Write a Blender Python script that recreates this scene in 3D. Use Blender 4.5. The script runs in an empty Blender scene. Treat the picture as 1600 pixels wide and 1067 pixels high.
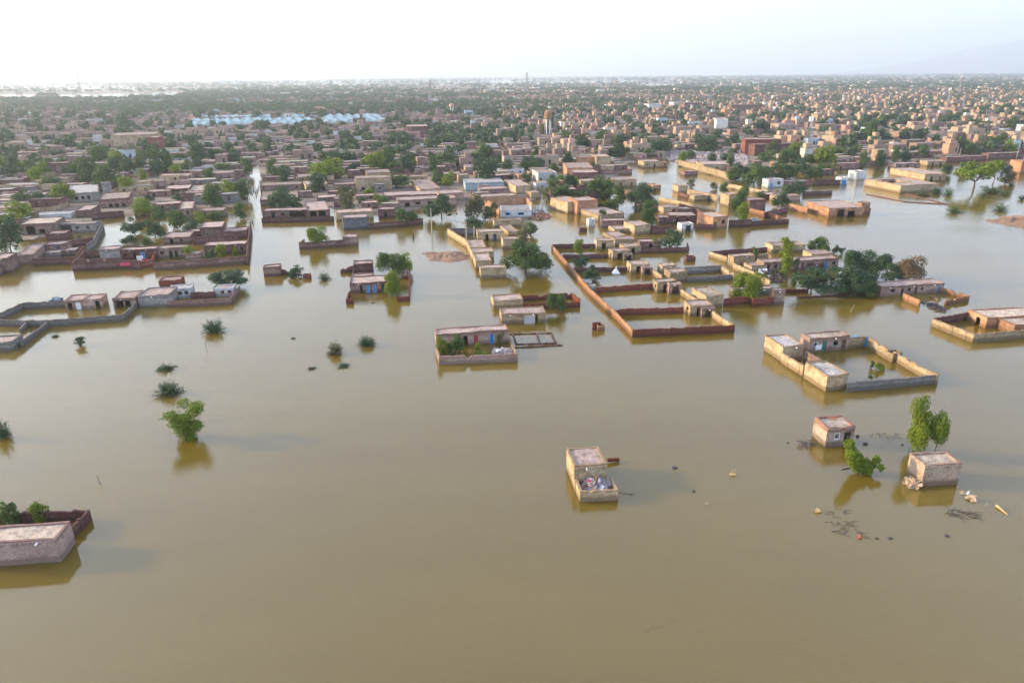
import bpy, math, random
import numpy as np
from mathutils import Matrix, Vector, noise
R = math.radians
scene = bpy.context.scene
COL = scene.collection
# ------------------------------------------------------------------ camera, sky, sun, exposure
F, CX, CY, HC = 1100.0, 800.0, 533.5, 40.0
PITCH = math.atan((CY - 118.0) / F); ROLL = R(0.55)
fwd = np.array([0, math.cos(PITCH), -math.sin(PITCH)])
_r0 = np.array([1.0, 0, 0]); _u0 = np.cross(_r0, fwd)
rt = _r0 * math.cos(ROLL) - _u0 * math.sin(ROLL); up = _u0 * math.cos(ROLL) + _r0 * math.sin(ROLL)
cam_d = bpy.data.cameras.new('camera'); cam = bpy.data.objects.new('camera', cam_d); COL.objects.link(cam)
cam_d.sensor_width = 36; cam_d.lens = F / 1600 * 36; cam_d.clip_start = 0.5; cam_d.clip_end = 80000
cam.matrix_world = Matrix(((rt[0], up[0], -fwd[0], 0), (rt[1], up[1], -fwd[1], 0), (rt[2], up[2], -fwd[2], HC), (0, 0, 0, 1)))
scene.camera = cam
SUN_EL, SUN_AZ = R(15.5), R(-82)            # azimuth clockwise from +Y (the viewing direction)
world = bpy.data.worlds.new('World'); scene.world = world; world.use_nodes = True
wn = world.node_tree; wn.nodes.clear()
sky = wn.nodes.new('ShaderNodeTexSky'); sky.sky_type = 'NISHITA'; sky.sun_disc = False
sky.sun_elevation = SUN_EL; sky.sun_rotation = SUN_AZ; sky.dust_density = 0.9; sky.air_density = 1.0; sky.ozone_density = 1.0
hs = wn.nodes.new('ShaderNodeHueSaturation'); hs.inputs['Saturation'].default_value = 0.75
bg = wn.nodes.new('ShaderNodeBackground'); bg.inputs['Strength'].default_value = 0.15
wo = wn.nodes.new('ShaderNodeOutputWorld')
tn = wn.nodes.new('ShaderNodeMixRGB'); tn.blend_type = 'MULTIPLY'; tn.inputs[0].default_value = 1; tn.inputs[2].default_value = (.97, 1.0, 1.2, 1)
mx = wn.nodes.new('ShaderNodeMixRGB'); mx.inputs[0].default_value = .5; mx.inputs[2].default_value = (1.42, 1.66, 2.1, 1)   # the white veil of haze that covers the sky
wn.links.new(sky.outputs[0], hs.inputs['Color']); wn.links.new(hs.outputs[0], tn.inputs[1]); wn.links.new(tn.outputs[0], mx.inputs[1]); wn.links.new(mx.outputs[0], bg.inputs[0]); wn.links.new(bg.outputs[0], wo.inputs[0])
sd = bpy.data.lights.new('sun', 'SUN'); sd.energy = 3.7; sd.angle = R(2.2); sd.color = (1.0, 0.79, 0.47)
sun = bpy.data.objects.new('sun', sd); COL.objects.link(sun)
sun.rotation_euler = Vector((math.cos(SUN_EL) * math.sin(SUN_AZ), math.cos(SUN_EL) * math.cos(SUN_AZ), math.sin(SUN_EL))).to_track_quat('Z', 'Y').to_euler()
scene.view_settings.view_transform = 'Standard'; scene.view_settings.look = 'None'
scene.view_settings.exposure = 1.99; scene.view_settings.gamma = 1.0
scene.cycles.volume_bounces = 1; scene.cycles.max_bounces = 6; scene.cycles.transparent_max_bounces = 8

# ------------------------------------------------------------------ photograph pixel <-> place
def at(x, y, z=0.0):
    d = fwd + rt * ((x - CX) / F) - up * ((y - CY) / F)
    t = (z - HC) / d[2]
    return np.array([d[0] * t, d[1] * t, z])
def pr(P):
    d = np.array([P[0], P[1], P[2] - HC]); k = d @ fwd
    return CX + F * (d @ rt) / k, CY - F * (d @ up) / k, k
def htop(G, yt):
    lo, hi = 0.0, 120.0
    for _ in range(40):
        m = (lo + hi) / 2
        if pr((G[0], G[1], m))[1] > yt: lo = m
        else: hi = m
    return m
def hsolve(x, yt, yb):
    lo, hi = 0.0, 38.0
    for _ in range(40):
        m = (lo + hi) / 2; P = at(x, yt, m); P[2] = 0
        if pr(P)[1] < yb: lo = m
        else: hi = m
    return m
YAW0 = R(11)
rng = random.Random(7)

# ------------------------------------------------------------------ object helpers
def tag(o, label=None, cat=None, group=None, kind=None):
    if label: o['label'] = label
    if cat: o['category'] = cat
    if group: o['group'] = group
    o['kind'] = kind or 'thing'
    return o
def empty(name, loc, yaw=0.0):
    o = bpy.data.objects.new(name, None); COL.objects.link(o)
    o.location = (float(loc[0]), float(loc[1]), float(loc[2])); o.rotation_euler = (0, 0, yaw); o.empty_display_size = 0.5
    return o
def link(name, me, m=None, parent=None):
    o = bpy.data.objects.new(name, me); COL.objects.link(o)
    if m is not None and not me.materials: me.materials.append(m)
    o.parent = parent
    return o
class MB:
    def __init__(s): s.v = []; s.f = []
    def hexa(s, b, t):                       # four bottom points, four top points
        n = len(s.v); s.v += [tuple(map(float, p)) for p in b] + [tuple(map(float, p)) for p in t]
        s.f += [(n+3, n+2, n+1, n), (n+4, n+5, n+6, n+7), (n, n+1, n+5, n+4), (n+1, n+2, n+6, n+5), (n+2, n+3, n+7, n+6), (n+3, n, n+4, n+7)]
    def box(s, x0, x1, y0, y1, z0, z1):
        s.hexa([(x0,y0,z0),(x1,y0,z0),(x1,y1,z0),(x0,y1,z0)], [(x0,y0,z1),(x1,y0,z1),(x1,y1,z1),(x0,y1,z1)])
    def bar(s, p, q, r, r2=None, k=4):
        p = Vector(p); q = Vector(q); r2 = r if r2 is None else r2
        d = (q - p).normalized(); a = d.orthogonal().normalized(); b = d.cross(a); n = len(s.v)
        for c, rr in ((p, r), (q, r2)):
            for i in range(k):
                w = 2 * math.pi * (i + .5) / k; s.v.append(tuple(c + (a * math.cos(w) + b * math.sin(w)) * rr))
        for i in range(k): s.f.append((n + i, n + (i+1) % k, n + k + (i+1) % k, n + k + i))
        s.f.append(tuple(n + k - 1 - i for i in range(k))); s.f.append(tuple(n + k + i for i in range(k)))
    def quad(s, *p):
        n = len(s.v); s.v += [tuple(map(float, a)) for a in p]; s.f.append(tuple(range(n, n + len(p))))
    def mesh(s, name):
        me = bpy.data.meshes.new(name); me.from_pydata(s.v, [], s.f); me.update(); return me
    def build(s, name, m, parent=None): return link(name, s.mesh(name), m, parent)
def numesh(name, V, Fq):
    V = np.asarray(V, dtype=np.float32).reshape(-1, 3); Fq = np.asarray(Fq, dtype=np.int32); k = Fq.shape[1]
    me = bpy.data.meshes.new(name); me.vertices.add(len(V)); me.vertices.foreach_set('co', V.ravel())
    me.loops.add(Fq.size); me.loops.foreach_set('vertex_index', Fq.ravel())
    me.polygons.add(len(Fq)); me.polygons.foreach_set('loop_start', np.arange(0, Fq.size, k, dtype=np.int32))
    me.polygons.foreach_set('loop_total', np.full(len(Fq), k, dtype=np.int32))
    me.polygons.foreach_set('use_smooth', np.zeros(len(Fq), dtype=bool))
    me.update(calc_edges=True); me.validate(); return me

# ------------------------------------------------------------------ materials
def newmat(name):
    m = bpy.data.materials.new(name); m.use_nodes = True; nt = m.node_tree
    return m, nt, nt.nodes['Principled BSDF']
def N(nt, t, **kw):
    n = nt.nodes.new(t)
    for k, v in kw.items():
        if k in n.inputs: n.inputs[k].default_value = v
        else: setattr(n, k, v)
    return n
def noise_n(nt, vec, scale, detail=4, rough=.6):
    n = N(nt, 'ShaderNodeTexNoise', Scale=scale, Detail=detail, Roughness=rough)
    if vec is not None: nt.links.new(vec, n.inputs['Vector'])
    return n.outputs['Fac']
def ramp(nt, fac, stops):
    n = nt.nodes.new('ShaderNodeValToRGB'); cr = n.color_ramp
    while len(cr.elements) < len(stops): cr.elements.new(.5)
    for e, (p, c) in zip(cr.elements, stops):
        e.position = p; e.color = (c, c, c, 1) if isinstance(c, (int, float)) else (*c, 1)
    nt.links.new(fac, n.inputs[0]); return n.outputs[0]
def mix(nt, fac, a, b, mode='MIX'):
    n = nt.nodes.new('ShaderNodeMixRGB'); n.blend_type = mode
    for i, v in ((0, fac), (1, a), (2, b)):
        if hasattr(v, 'is_linked'): nt.links.new(v, n.inputs[i])
        else: n.inputs[i].default_value = v if i == 0 else (*v, 1)
    return n.outputs[0]
def math_n(nt, op, a, b=0.0, clamp=False):
    n = nt.nodes.new('ShaderNodeMath'); n.operation = op; n.use_clamp = clamp
    for i, v in ((0, a), (1, b)):
        if hasattr(v, 'is_linked'): nt.links.new(v, n.inputs[i])
        else: n.inputs[i].default_value = v
    return n.outputs[0]
def bump(nt, b, h, strength, dist):
    n = N(nt, 'ShaderNodeBump', Strength=strength, Distance=dist); nt.links.new(h, n.inputs['Height']); nt.links.new(n.outputs[0], b.inputs['Normal'])
M = {}
def wallmat(name, c, patch, pamt=.45, brick=.5, mortar=None, wash=.80, wc=None):
    """mud or brick wall: courses of brick, plaster patches, damp tide stain, streaks"""
    m, nt, b = newmat(name); L = nt.links
    tc = N(nt, 'ShaderNodeTexCoord'); oi = N(nt, 'ShaderNodeObjectInfo')
    sp = N(nt, 'ShaderNodeSeparateXYZ'); L.new(tc.outputs['Object'], sp.inputs[0])
    add = math_n(nt, 'ADD', sp.outputs[0], sp.outputs[1])
    cb = N(nt, 'ShaderNodeCombineXYZ'); L.new(add, cb.inputs[0]); L.new(sp.outputs[2], cb.inputs[1]); L.new(math_n(nt, 'MULTIPLY', oi.outputs['Random'], 60.0), cb.inputs[2])
    big = noise_n(nt, cb.outputs[0], .42, 4, .62); fine = noise_n(nt, cb.outputs[0], 6.0, 5, .7)
    bt = N(nt, 'ShaderNodeTexBrick', Scale=1.0); bt.inputs['Brick Width'].default_value = .34; bt.inputs['Row Height'].default_value = .13; bt.inputs['Mortar Size'].default_value = .016
    bt.inputs['Color1'].default_value = (*[x * .72 for x in c], 1); bt.inputs['Color2'].default_value = (*[min(1, x * 1.28) for x in c], 1)
    mo = mortar or [x * .62 for x in c]; bt.inputs['Mortar'].default_value = (*mo, 1); L.new(cb.outputs[0], bt.inputs['Vector'])
    base = mix(nt, brick, c, bt.outputs['Color'])
    pf = ramp(nt, math_n(nt, 'ADD', big, math_n(nt, 'MULTIPLY', fine, .12)), [(pamt + .02, 0.0), (pamt + .09, 1.0)])
    base = mix(nt, pf, base, patch)
    base = mix(nt, .8, base, ramp(nt, fine, [(.28, .42), (.72, 1.5)]), 'MULTIPLY')
    base = mix(nt, .7, base, ramp(nt, noise_n(nt, cb.outputs[0], 1.7, 5, .7), [(.3, .62), (.7, 1.3)]), 'MULTIPLY')
    # tide stain left by the flood: crooked band above the waterline
    tz = math_n(nt, 'ADD', sp.outputs[2], math_n(nt, 'MULTIPLY', big, -.9))
    base = mix(nt, ramp(nt, tz, [(0.02, .80), (.10, .45), (.34, 0.0)]), base, (c[0] * .45, c[1] * .42, c[2] * .40))
    # rain wash: darker bare mud hanging down in tongues from the wall head, and below the plaster line
    sg = N(nt, 'ShaderNodeSeparateXYZ'); L.new(tc.outputs['Generated'], sg.inputs[0])
    wz = math_n(nt, 'ADD', sg.outputs[2], math_n(nt, 'MULTIPLY', math_n(nt, 'SUBTRACT', noise_n(nt, cb.outputs[0], 1.3, 5, .7), .5), .45))
    base = mix(nt, ramp(nt, wz, [(wash, 0.0), (wash + .035, .62)]), base, wc or (c[0] * .60, c[1] * .52, c[2] * .50))
    v = math_n(nt, 'ADD', math_n(nt, 'MULTIPLY', oi.outputs['Random'], .5), .75)
    base = mix(nt, 1.0, base, v, 'MULTIPLY')
    L.new(base, b.inputs['Base Color']); b.inputs['Roughness'].default_value = .93; b.inputs['Specular IOR Level'].default_value = .15
    bump(nt, b, mix(nt, .5, bt.outputs['Fac'], fine), .5, .03)
    M[name] = m; return m
wallmat('mud', (.215, .125, .105), (.29, .185, .15), .50)
wallmat('brown', (.165, .083, .073), (.22, .130, .112), .54)
wallmat('brick', (.26, .088, .058), (.30, .12, .085), .58, .8)
wallmat('tan', (.38, .275, .165), (.46, .35, .22), .48, .45, wash=.90)
wallmat('orange', (.38, .20, .115), (.43, .26, .16), .53, .7, wash=.92)
wallmat('grey', (.245, .225, .205), (.30, .28, .25), .50, .75, (.2, .185, .17))
wallmat('slate', (.16, .17, .19), (.20, .21, .23), .55, .8, (.24, .25, .26))
wallmat('plaster', (.375, .265, .215), (.26, .17, .135), .54, .25, wash=.76)
wallmat('pinkmud', (.47, .335, .28), (.40, .27, .22), .60, .25, wash=.86, wc=(.24, .13, .11))
wallmat('white', (.56, .56, .55), (.44, .42, .40), .60, .1, wash=1.2)
wallmat('pink', (.52, .27, .22), (.60, .36, .30), .55, .2)
wallmat('paleblue', (.42, .55, .60), (.52, .60, .62), .55, .1)
wallmat('yellow', (.66, .50, .12), (.70, .56, .2), .6, .1)
wallmat('cube', (.36, .27, .20), (.42, .34, .27), .50, .35, wash=.80, wc=(.22, .075, .055))
wallmat('speckle', (.34, .22, .15), (.43, .33, .24), .50, .9, (.48, .38, .29), wash=.93, wc=(.24, .12, .09))
def roofmat(name, c):
    m, nt, b = newmat(name); L = nt.links
    tc = N(nt, 'ShaderNodeTexCoord'); oi = N(nt, 'ShaderNodeObjectInfo')
    mp = N(nt, 'ShaderNodeVectorMath', operation='ADD'); L.new(tc.outputs['Object'], mp.inputs[0]); L.new(math_n(nt, 'MULTIPLY', oi.outputs['Random'], 90.0), mp.inputs[1])
    big = noise_n(nt, mp.outputs[0], .55, 5, .65); fine = noise_n(nt, mp.outputs[0], 9, 4, .75)
    base = ramp(nt, big, [(.30, tuple(x * .68 for x in c)), (.5, c), (.70, tuple(min(1, x * 1.25) for x in c))])
    base = mix(nt, .6, base, ramp(nt, fine, [(.28, .5), (.70, 1.45)]), 'MULTIPLY')
    base = mix(nt, .6, base, ramp(nt, noise_n(nt, mp.outputs[0], 2.2, 5, .7), [(.36, .5), (.5, 1.1), (.7, 1.25)]), 'MULTIPLY')
    base = mix(nt, 1.0, base, math_n(nt, 'ADD', math_n(nt, 'MULTIPLY', oi.outputs['Random'], .42), .8), 'MULTIPLY')
    L.new(base, b.inputs['Base Color']); b.inputs['Roughness'].default_value = .95; b.inputs['Specular IOR Level'].default_value = .1
    bump(nt, b, mix(nt, .5, fine, big), .7, .08); M[name] = m
roofmat('roof', (.37, .275, .235)); roofmat('roof_pale', (.42, .335, .265)); roofmat('roof_grey', (.34, .31, .29)); roofmat('mudbank', (.27, .17, .115))
def plain(name, c, rough=.7, var=.3, metal=0.0, scale=3.0):
    m, nt, b = newmat(name); tc = N(nt, 'ShaderNodeTexCoord')
    f = noise_n(nt, tc.outputs['Object'], scale, 4, .65)
    nt.links.new(ramp(nt, f, [(.25, tuple(x * (1 - var) for x in c)), (.75, tuple(min(1, x * (1 + var)) for x in c))]), b.inputs['Base Color'])
    b.inputs['Roughness'].default_value = rough; b.inputs['Metallic'].default_value = metal; M[name] = m; return m
plain('wood', (.12, .07, .045), .8); plain('bark', (.13, .095, .065), .9); plain('twig', (.06, .045, .045), .9)
plain('bluepaint', (.03, .24, .52), .5); plain('redpaint', (.40, .035, .03), .6); plain('greenpaint', (.05, .17, .12), .6); plain('whitepaint', (.74, .74, .73), .6)
plain('navy', (.03, .05, .13), .6); plain('dark', (.022, .016, .013), .9); plain('steel', (.30, .30, .31), .55, .2, .5); plain('pole', (.42, .38, .33), .8)
plain('tentblue', (.42, .53, .53), .8, .25, 0, .25); plain('cloth_white', (.78, .77, .76), .8, .1); plain('rust', (.33, .12, .06), .8); plain('straw', (.50, .34, .14), .9); plain('rock', (.38, .27, .18), .9, .5, 0, 1.5)
plain('skin', (.22, .12, .07), .7); plain('pinkcloth', (.62, .05, .12), .7); plain('rubble', (.40, .33, .33), .9, .5, 0, 1.2); plain('domewhite', (.75, .72, .62), .6)
def leafmat(name, a, c, tr=.22):
    m, nt, b = newmat(name); L = nt.links
    oi = N(nt, 'ShaderNodeObjectInfo'); ge = N(nt, 'ShaderNodeNewGeometry')
    n = noise_n(nt, ge.outputs['Position'], .9, 3, .6)
    isl = ge.outputs['Random Per Island']
    k = math_n(nt, 'ADD', math_n(nt, 'MULTIPLY', isl, .45), math_n(nt, 'MULTIPLY', oi.outputs['Random'], .35)); k = math_n(nt, 'ADD', k, math_n(nt, 'MULTIPLY', n, .3), True)
    col = mix(nt, k, a, c); L.new(col, b.inputs['Base Color']); b.inputs['Roughness'].default_value = .65; b.inputs['Specular IOR Level'].default_value = .25
    t = N(nt, 'ShaderNodeBsdfTranslucent'); L.new(col, t.inputs[0]); ms = N(nt, 'ShaderNodeMixShader'); ms.inputs[0].default_value = tr
    L.new(b.outputs[0], ms.inputs[1]); L.new(t.outputs[0], ms.inputs[2]); L.new(ms.outputs[0], nt.nodes['Material Output'].inputs[0]); M[name] = m
leafmat('leaf_mid', (.046, .086, .020), (.10, .155, .034)); leafmat('leaf_dark', (.032, .068, .028), (.070, .118, .046)); leafmat('leaf_bright', (.105, .158, .012), (.215, .270, .022), .3)
leafmat('leaf_lime', (.105, .155, .014), (.19, .25, .03), .3); leafmat('leaf_olive', (.085, .095, .040), (.16, .15, .07)); leafmat('leaf_dry', (.13, .085, .045), (.20, .14, .08)); leafmat('leaf_far', (.045, .082, .034), (.10, .14, .055))
# ------------------------------------------------------------------ water
m, nt, b = newmat('muddy_water'); L = nt.links
ge = N(nt, 'ShaderNodeNewGeometry')
mpw = N(nt, 'ShaderNodeMapping'); mpw.inputs['Scale'].default_value = (.4, 1.4, 1); mpw.inputs['Rotation'].default_value = (0, 0, .22); L.new(ge.outputs['Position'], mpw.inputs[0])
bigw = noise_n(nt, mpw.outputs[0], .022, 5, .6)
L.new(ramp(nt, bigw, [(.3, (.138, .091, .008)), (.5, (.162, .109, .012)), (.7, (.188, .129, .019))]), b.inputs['Base Color'])
L.new(ramp(nt, noise_n(nt, ge.outputs['Position'], .045, 3, .6), [(.35, .03), (.7, .085)]), b.inputs['Roughness'])
b.inputs['Subsurface Weight'].default_value = 1.0; b.inputs['Subsurface Radius'].default_value = (1.0, .8, .45); b.inputs['Subsurface Scale'].default_value = 4.5; b.inputs['IOR'].default_value = 1.73
mp = N(nt, 'ShaderNodeMapping'); mp.inputs['Scale'].default_value = (1, 1.5, 1); mp.inputs['Rotation'].default_value = (0, 0, .35); L.new(ge.outputs['Position'], mp.inputs[0])
rip = noise_n(nt, mp.outputs[0], 2.6, 3, .55); rip2 = noise_n(nt, mp.outputs[0], .35, 2, .5)
calm = ramp(nt, noise_n(nt, ge.outputs['Position'], .03, 3, .6), [(.35, .3), (.65, 1.25)])
h = math_n(nt, 'MULTIPLY', math_n(nt, 'ADD', math_n(nt, 'MULTIPLY', rip, .022), math_n(nt, 'MULTIPLY', rip2, .03)), calm)
bp = N(nt, 'ShaderNodeBump', Strength=1.0, Distance=1.0); L.new(h, bp.inputs['Height']); L.new(bp.outputs[0], b.inputs['Normal'])
M['water'] = m
ys = [-400, 0] + list(np.geomspace(20, 45000, 40)); xs = [-45000, -9000, -2000, -500, -120, 0, 120, 500, 2000, 9000, 45000]
V = [(x, y, 0.0) for y in ys for x in xs]; nx = len(xs)
Fq = [(j*nx+i, j*nx+i+1, (j+1)*nx+i+1, (j+1)*nx+i) for j in range(len(ys)-1) for i in range(nx-1)]
tag(link('water', numesh('water', V, Fq), m), 'brown muddy floodwater covering the whole plain', 'flood water', kind='structure')
# ------------------------------------------------------------------ ground (dry town land and far fields)
LB = [(-900, 392), (20, 392), (60, 375), (120, 350), (200, 338), (300, 335), (390, 318), (395, 266), (397, 256), (402, 256), (406, 266), (410, 322), (520, 325), (600, 338), (690, 318), (760, 335), (845, 312),
      (848, 285), (856, 285), (858, 300), (950, 292), (985, 256), (1055, 245), (1065, 262), (1140, 270), (1200, 262), (1310, 262), (1390, 256), (1480, 246), (1600, 236), (2600, 222)]
LBx, LBy = [p[0] for p in LB], [p[1] for p in LB]
PONDS = [(-30, 66, 147, 156), (84, 152, 147, 157), (118, 218, 148, 156), (150, 272, 145, 154), (200, 290, 145, 152), (60, 260, 137, 139.5), (-60, 400, 131.5, 133.5),
         (640, 1000, 127, 129.3), (690, 860, 138, 140.5), (930, 990, 137, 140), (1070, 1180, 135, 138.5), (940, 990, 141, 144), (1000, 1065, 133, 137), (400, 700, 132.5, 134), (520, 830, 125.5, 127), (1560, 1640, 124, 127), (1000, 1130, 131, 132.5), (240, 560, 126, 127.5), (800, 1010, 122.5, 123.6), (880, 1200, 127.2, 128)]
def P2(a, b, s, o): return noise.fractal((a * s + o, b * s - o, o * .37), 1.0, 2.0, 4)
def is_land(x, y):
    px, py, k = pr((x, y, 0))
    if k < 100: return False
    n = P2(x, y, .05, 3.1) * 3.0 * min(1, 200 / k)
    if py + n > np.interp(px, LBx, LBy): return False
    n2 = P2(x, y, 1 / (k * .03), 9.7)
    for a, b_, c, d in PONDS:
        if a - 20 < px < b_ + 20 and c - 2 < py < d + 2:
            u = (px - (a + b_) / 2) / ((b_ - a) / 2); v = (py - (c + d) / 2) / ((d - c) / 2)
            if u * u * u * u + v * v + n2 * .9 < 1: return False
    if k > 2200:                              # drowned fields between the far tree lines
        f = P2(x * .35, y, 1 / 520, 21.3)
        if f > .16 + max(0, (px - 1150) / 900) + max(0, (3400 - k) / 4000): return False
    return True
rows = list(np.geomspace(185, 30000, 400)); cols = list(np.linspace(-.93, .93, 330))
V = []; 
for Y in rows:
    for t in cols:
        x = t * Y; z = (.28 + .25 * P2(x, Y, .04, 1.0)) if is_land(x, Y) else -1.4
        V.append((x, Y, z))
nx = len(cols); Fq = [(j*nx+i, j*nx+i+1, (j+1)*nx+i+1, (j+1)*nx+i) for j in range(len(rows)-1) for i in range(nx-1)]
m, nt, b = newmat('earth'); ge = N(nt, 'ShaderNodeNewGeometry')
n1 = noise_n(nt, ge.outputs['Position'], .06, 6, .65); n2 = noise_n(nt, ge.outputs['Position'], .9, 4, .7)
c1 = ramp(nt, n1, [(.35, (.10, .085, .055)), (.48, (.21, .155, .115)), (.7, (.30, .235, .18))])
nt.links.new(mix(nt, .5, c1, ramp(nt, n2, [(.3, .6), (.7, 1.3)]), 'MULTIPLY'), b.inputs['Base Color']); b.inputs['Roughness'].default_value = .95
tag(link('ground', numesh('ground', V, Fq), m), 'brown earth under and around the town', 'ground', kind='structure')
# ------------------------------------------------------------------ hill far right
def hill():
    D0 = 14500; V = []; nu, nv = 90, 14
    sil = [(1180, 0), (1300, 2), (1360, 10), (1410, 19), (1450, 28), (1490, 34), (1530, 42), (1570, 50), (1620, 52), (1700, 62), (1800, 80), (1900, 66), (2000, 70), (2150, 40), (2350, 0)]
    for j in range(nv):
        v = j / (nv - 1)
        for i in range(nu):
            px = 1180 + (2350 - 1180) * i / (nu - 1); x = (px - 800) / F * D0
            h = np.interp(px, [s[0] for s in sil], [s[1] for s in sil]) / F * D0
            ridge = math.sin(math.pi * v) ** .8
            z = max(-5, h * ridge * (1 + .16 * P2(x, v * 3000, 1 / 900, 5.0)) - 2)
            V.append((x, D0 - 1800 + 3600 * v, z))
    Fq = [(j*nu+i, j*nu+i+1, (j+1)*nu+i+1, (j+1)*nu+i) for j in range(nv-1) for i in range(nu-1)]
    plain('hillrock', (.20, .17, .13), .95, .35, 0, .002)
    tag(link('hills', numesh('hills', V, Fq), M['hillrock']), 'faint pale ridge rising beyond the plain at the right', 'hill', kind='structure')
hill()

# ------------------------------------------------------------------ buildings
THINGS = []      # (object, px, py, auto label base or None)
FOOT = []        # footprints in the world, kept clear of filler houses
def jit(x, k=1.0): return k * .05 * math.sin(x * 2.7 + 1.3) + k * .045 * math.sin(x * 7.1) + k * .05 * math.sin(x * .61)
def wall_face(mb, L0, L1, t0, t1, axis, h, ops, zb, ph, rough=1.0):
    """a wall of thickness t0..t1 running L0..L1 along an axis, with openings, its top a little uneven"""
    def bx(a, b_, z0, z1, top):
        if b_ - a < .01 or z1 - z0 < .01: return
        za, zbb = (z1 + jit(a + ph, rough), z1 + jit(b_ + ph, rough)) if top else (z1, z1)
        if axis == 'x': mb.hexa([(a,t0,z0),(b_,t0,z0),(b_,t1,z0),(a,t1,z0)], [(a,t0,za),(b_,t0,zbb),(b_,t1,zbb),(a,t1,za)])
        else: mb.hexa([(t0,a,z0),(t1,a,z0),(t1,b_,z0),(t0,b_,z0)], [(t0,a,za),(t1,a,za),(t1,b_,zbb),(t0,b_,zbb)])
    def run(a, b_, z0, z1):
        n = max(1, int((b_ - a) / 1.3)); 
        for i in range(n): bx(a + (b_-a)*i/n, a + (b_-a)*(i+1)/n, z0, z1, True)
    c = L0
    for a, b_, z0, z1 in sorted(ops):
        a = max(a, c); run(c, a, zb, h); bx(a, b_, zb, z0, False); run(a, b_, z1, h); c = b_
    run(c, L1, zb, h)
OPN = {'d': 'door', 'o': None, 'w': 'window', 'b': None, 'a': None}
def house_parts(root, W, D, h, mat, rmat, ops, lops, zb, detail=1, ph=0.0, roofless=False, lip=.16, spouts=True, through=False, court=None):
    t = min(.24, W * .12)
    fo, lo = [], []; dt = min(h * .74, 1.75)
    frames = []
    for side, src, out, Ln in (('f', ops, fo, W), ('l', lops, lo, D)):
        for op in src:
            k, u0, u1 = op[0], op[1], op[2]; c = op[3] if len(op) > 3 else None
            a, b_ = u0 * Ln, u1 * Ln; a = max(a, t + .02); b_ = min(b_, Ln - t - .02)
            if k in 'doa': z0, z1 = zb + .05, dt
            elif k == 'b': z0, z1 = zb + .05, h * .80
            else: z0, z1 = h * .36, h * .70
            out.append((a, b_, z0, z1)); frames.append((side, k, a, b_, z0, z1, c))
    mb = MB()
    wall_face(mb, 0, W, 0, t, 'x', h, fo, zb, ph); wall_face(mb, 0, W, D - t, D, 'x', h, fo if through else [], zb, ph + 3)
    wall_face(mb, t, D - t, 0, t, 'y', h, lo, zb, ph + 5); wall_face(mb, t, D - t, W - t, W, 'y', h, [], zb, ph + 9)
    mb.build('wall', M[mat], root)
    if not roofless:
        r = MB(); n = max(1, int(W / 1.5)); m_ = max(1, int(D / 1.5))
        for i in range(n):
            for j in range(m_):
                if court and court[0] < (i + .5) / n < court[1] and court[2] < (j + .5) / m_ < court[3]: continue
                xa, xb, ya, yb = t + (W-2*t)*i/n, t + (W-2*t)*(i+1)/n, t + (D-2*t)*j/m_, t + (D-2*t)*(j+1)/m_
                z = lambda x, y: h - lip + .05 * math.sin(x * 1.3 + ph) * math.sin(y * 1.1 + ph * 2)
                r.quad((xa, ya, z(xa, ya)), (xb, ya, z(xb, ya)), (xb, yb, z(xb, yb)), (xa, yb, z(xa, yb)))
        if detail > 1 and W > 3 and spouts:
            cn = MB(); cn.box(-.05, W + .05, -.055, -.003, h - lip - .02, h - lip + .07); nd = int(W / .34)
            for i in range(nd): cn.box(W * (i + .2) / nd, W * (i + .7) / nd, -.05, -.003, h - lip - .11, h - lip - .023)
            cn.build('cornice', M['mud' if mat in ('plaster', 'mud') else mat], root)
        if court:
            x0, x1, y0, y1 = (round(court[0]*n)/n, round(court[1]*n)/n, round(court[2]*m_)/m_, round(court[3]*m_)/m_); x0, x1, y0, y1 = t+(W-2*t)*x0, t+(W-2*t)*x1, t+(D-2*t)*y0, t+(D-2*t)*y1; cw = MB()
            nb = max(2, int((x1 - x0) / 2.2)); ob = [(x0 + (x1-x0)*(q+.2)/nb, x0 + (x1-x0)*(q+.8)/nb, zb + .1, h * .72) for q in range(nb)]
            wall_face(cw, x0 - .2, x1 + .2, y1, y1 + .2, 'x', h - .05, ob, zb, ph); wall_face(cw, x0 - .2, x1 + .2, y0 - .2, y0, 'x', h - .05, [], zb, ph); wall_face(cw, y0, y1, x0 - .2, x0, 'y', h - .05, [], zb, ph); wall_face(cw, y0, y1, x1, x1 + .2, 'y', h - .05, [], zb, ph)
            cw.build('courtyard_arcade', M[mat], root)
        zl = h - lip - .22
        if not court: r.quad((t, t, zl), (t, D - t, zl), (W - t, D - t, zl), (W - t, t, zl))
        ro = r.build('roof', M[rmat], root)
        if detail > 1 and spouts:
            rr = random.Random(int(W * 991 + D * 77))
            n = max(1, int(W / 3.6)); sm = M['cloth_white'] if rr.random() < .6 else M['wood']
            for i in range(n):
                s = MB(); x = W * (i + .5 + rr.uniform(-.15, .15)) / n; s.box(x - .06, x + .06, -.42, -.003, h - lip - .16, h - lip - .05); s.build('roof_spout', sm, root)
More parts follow.
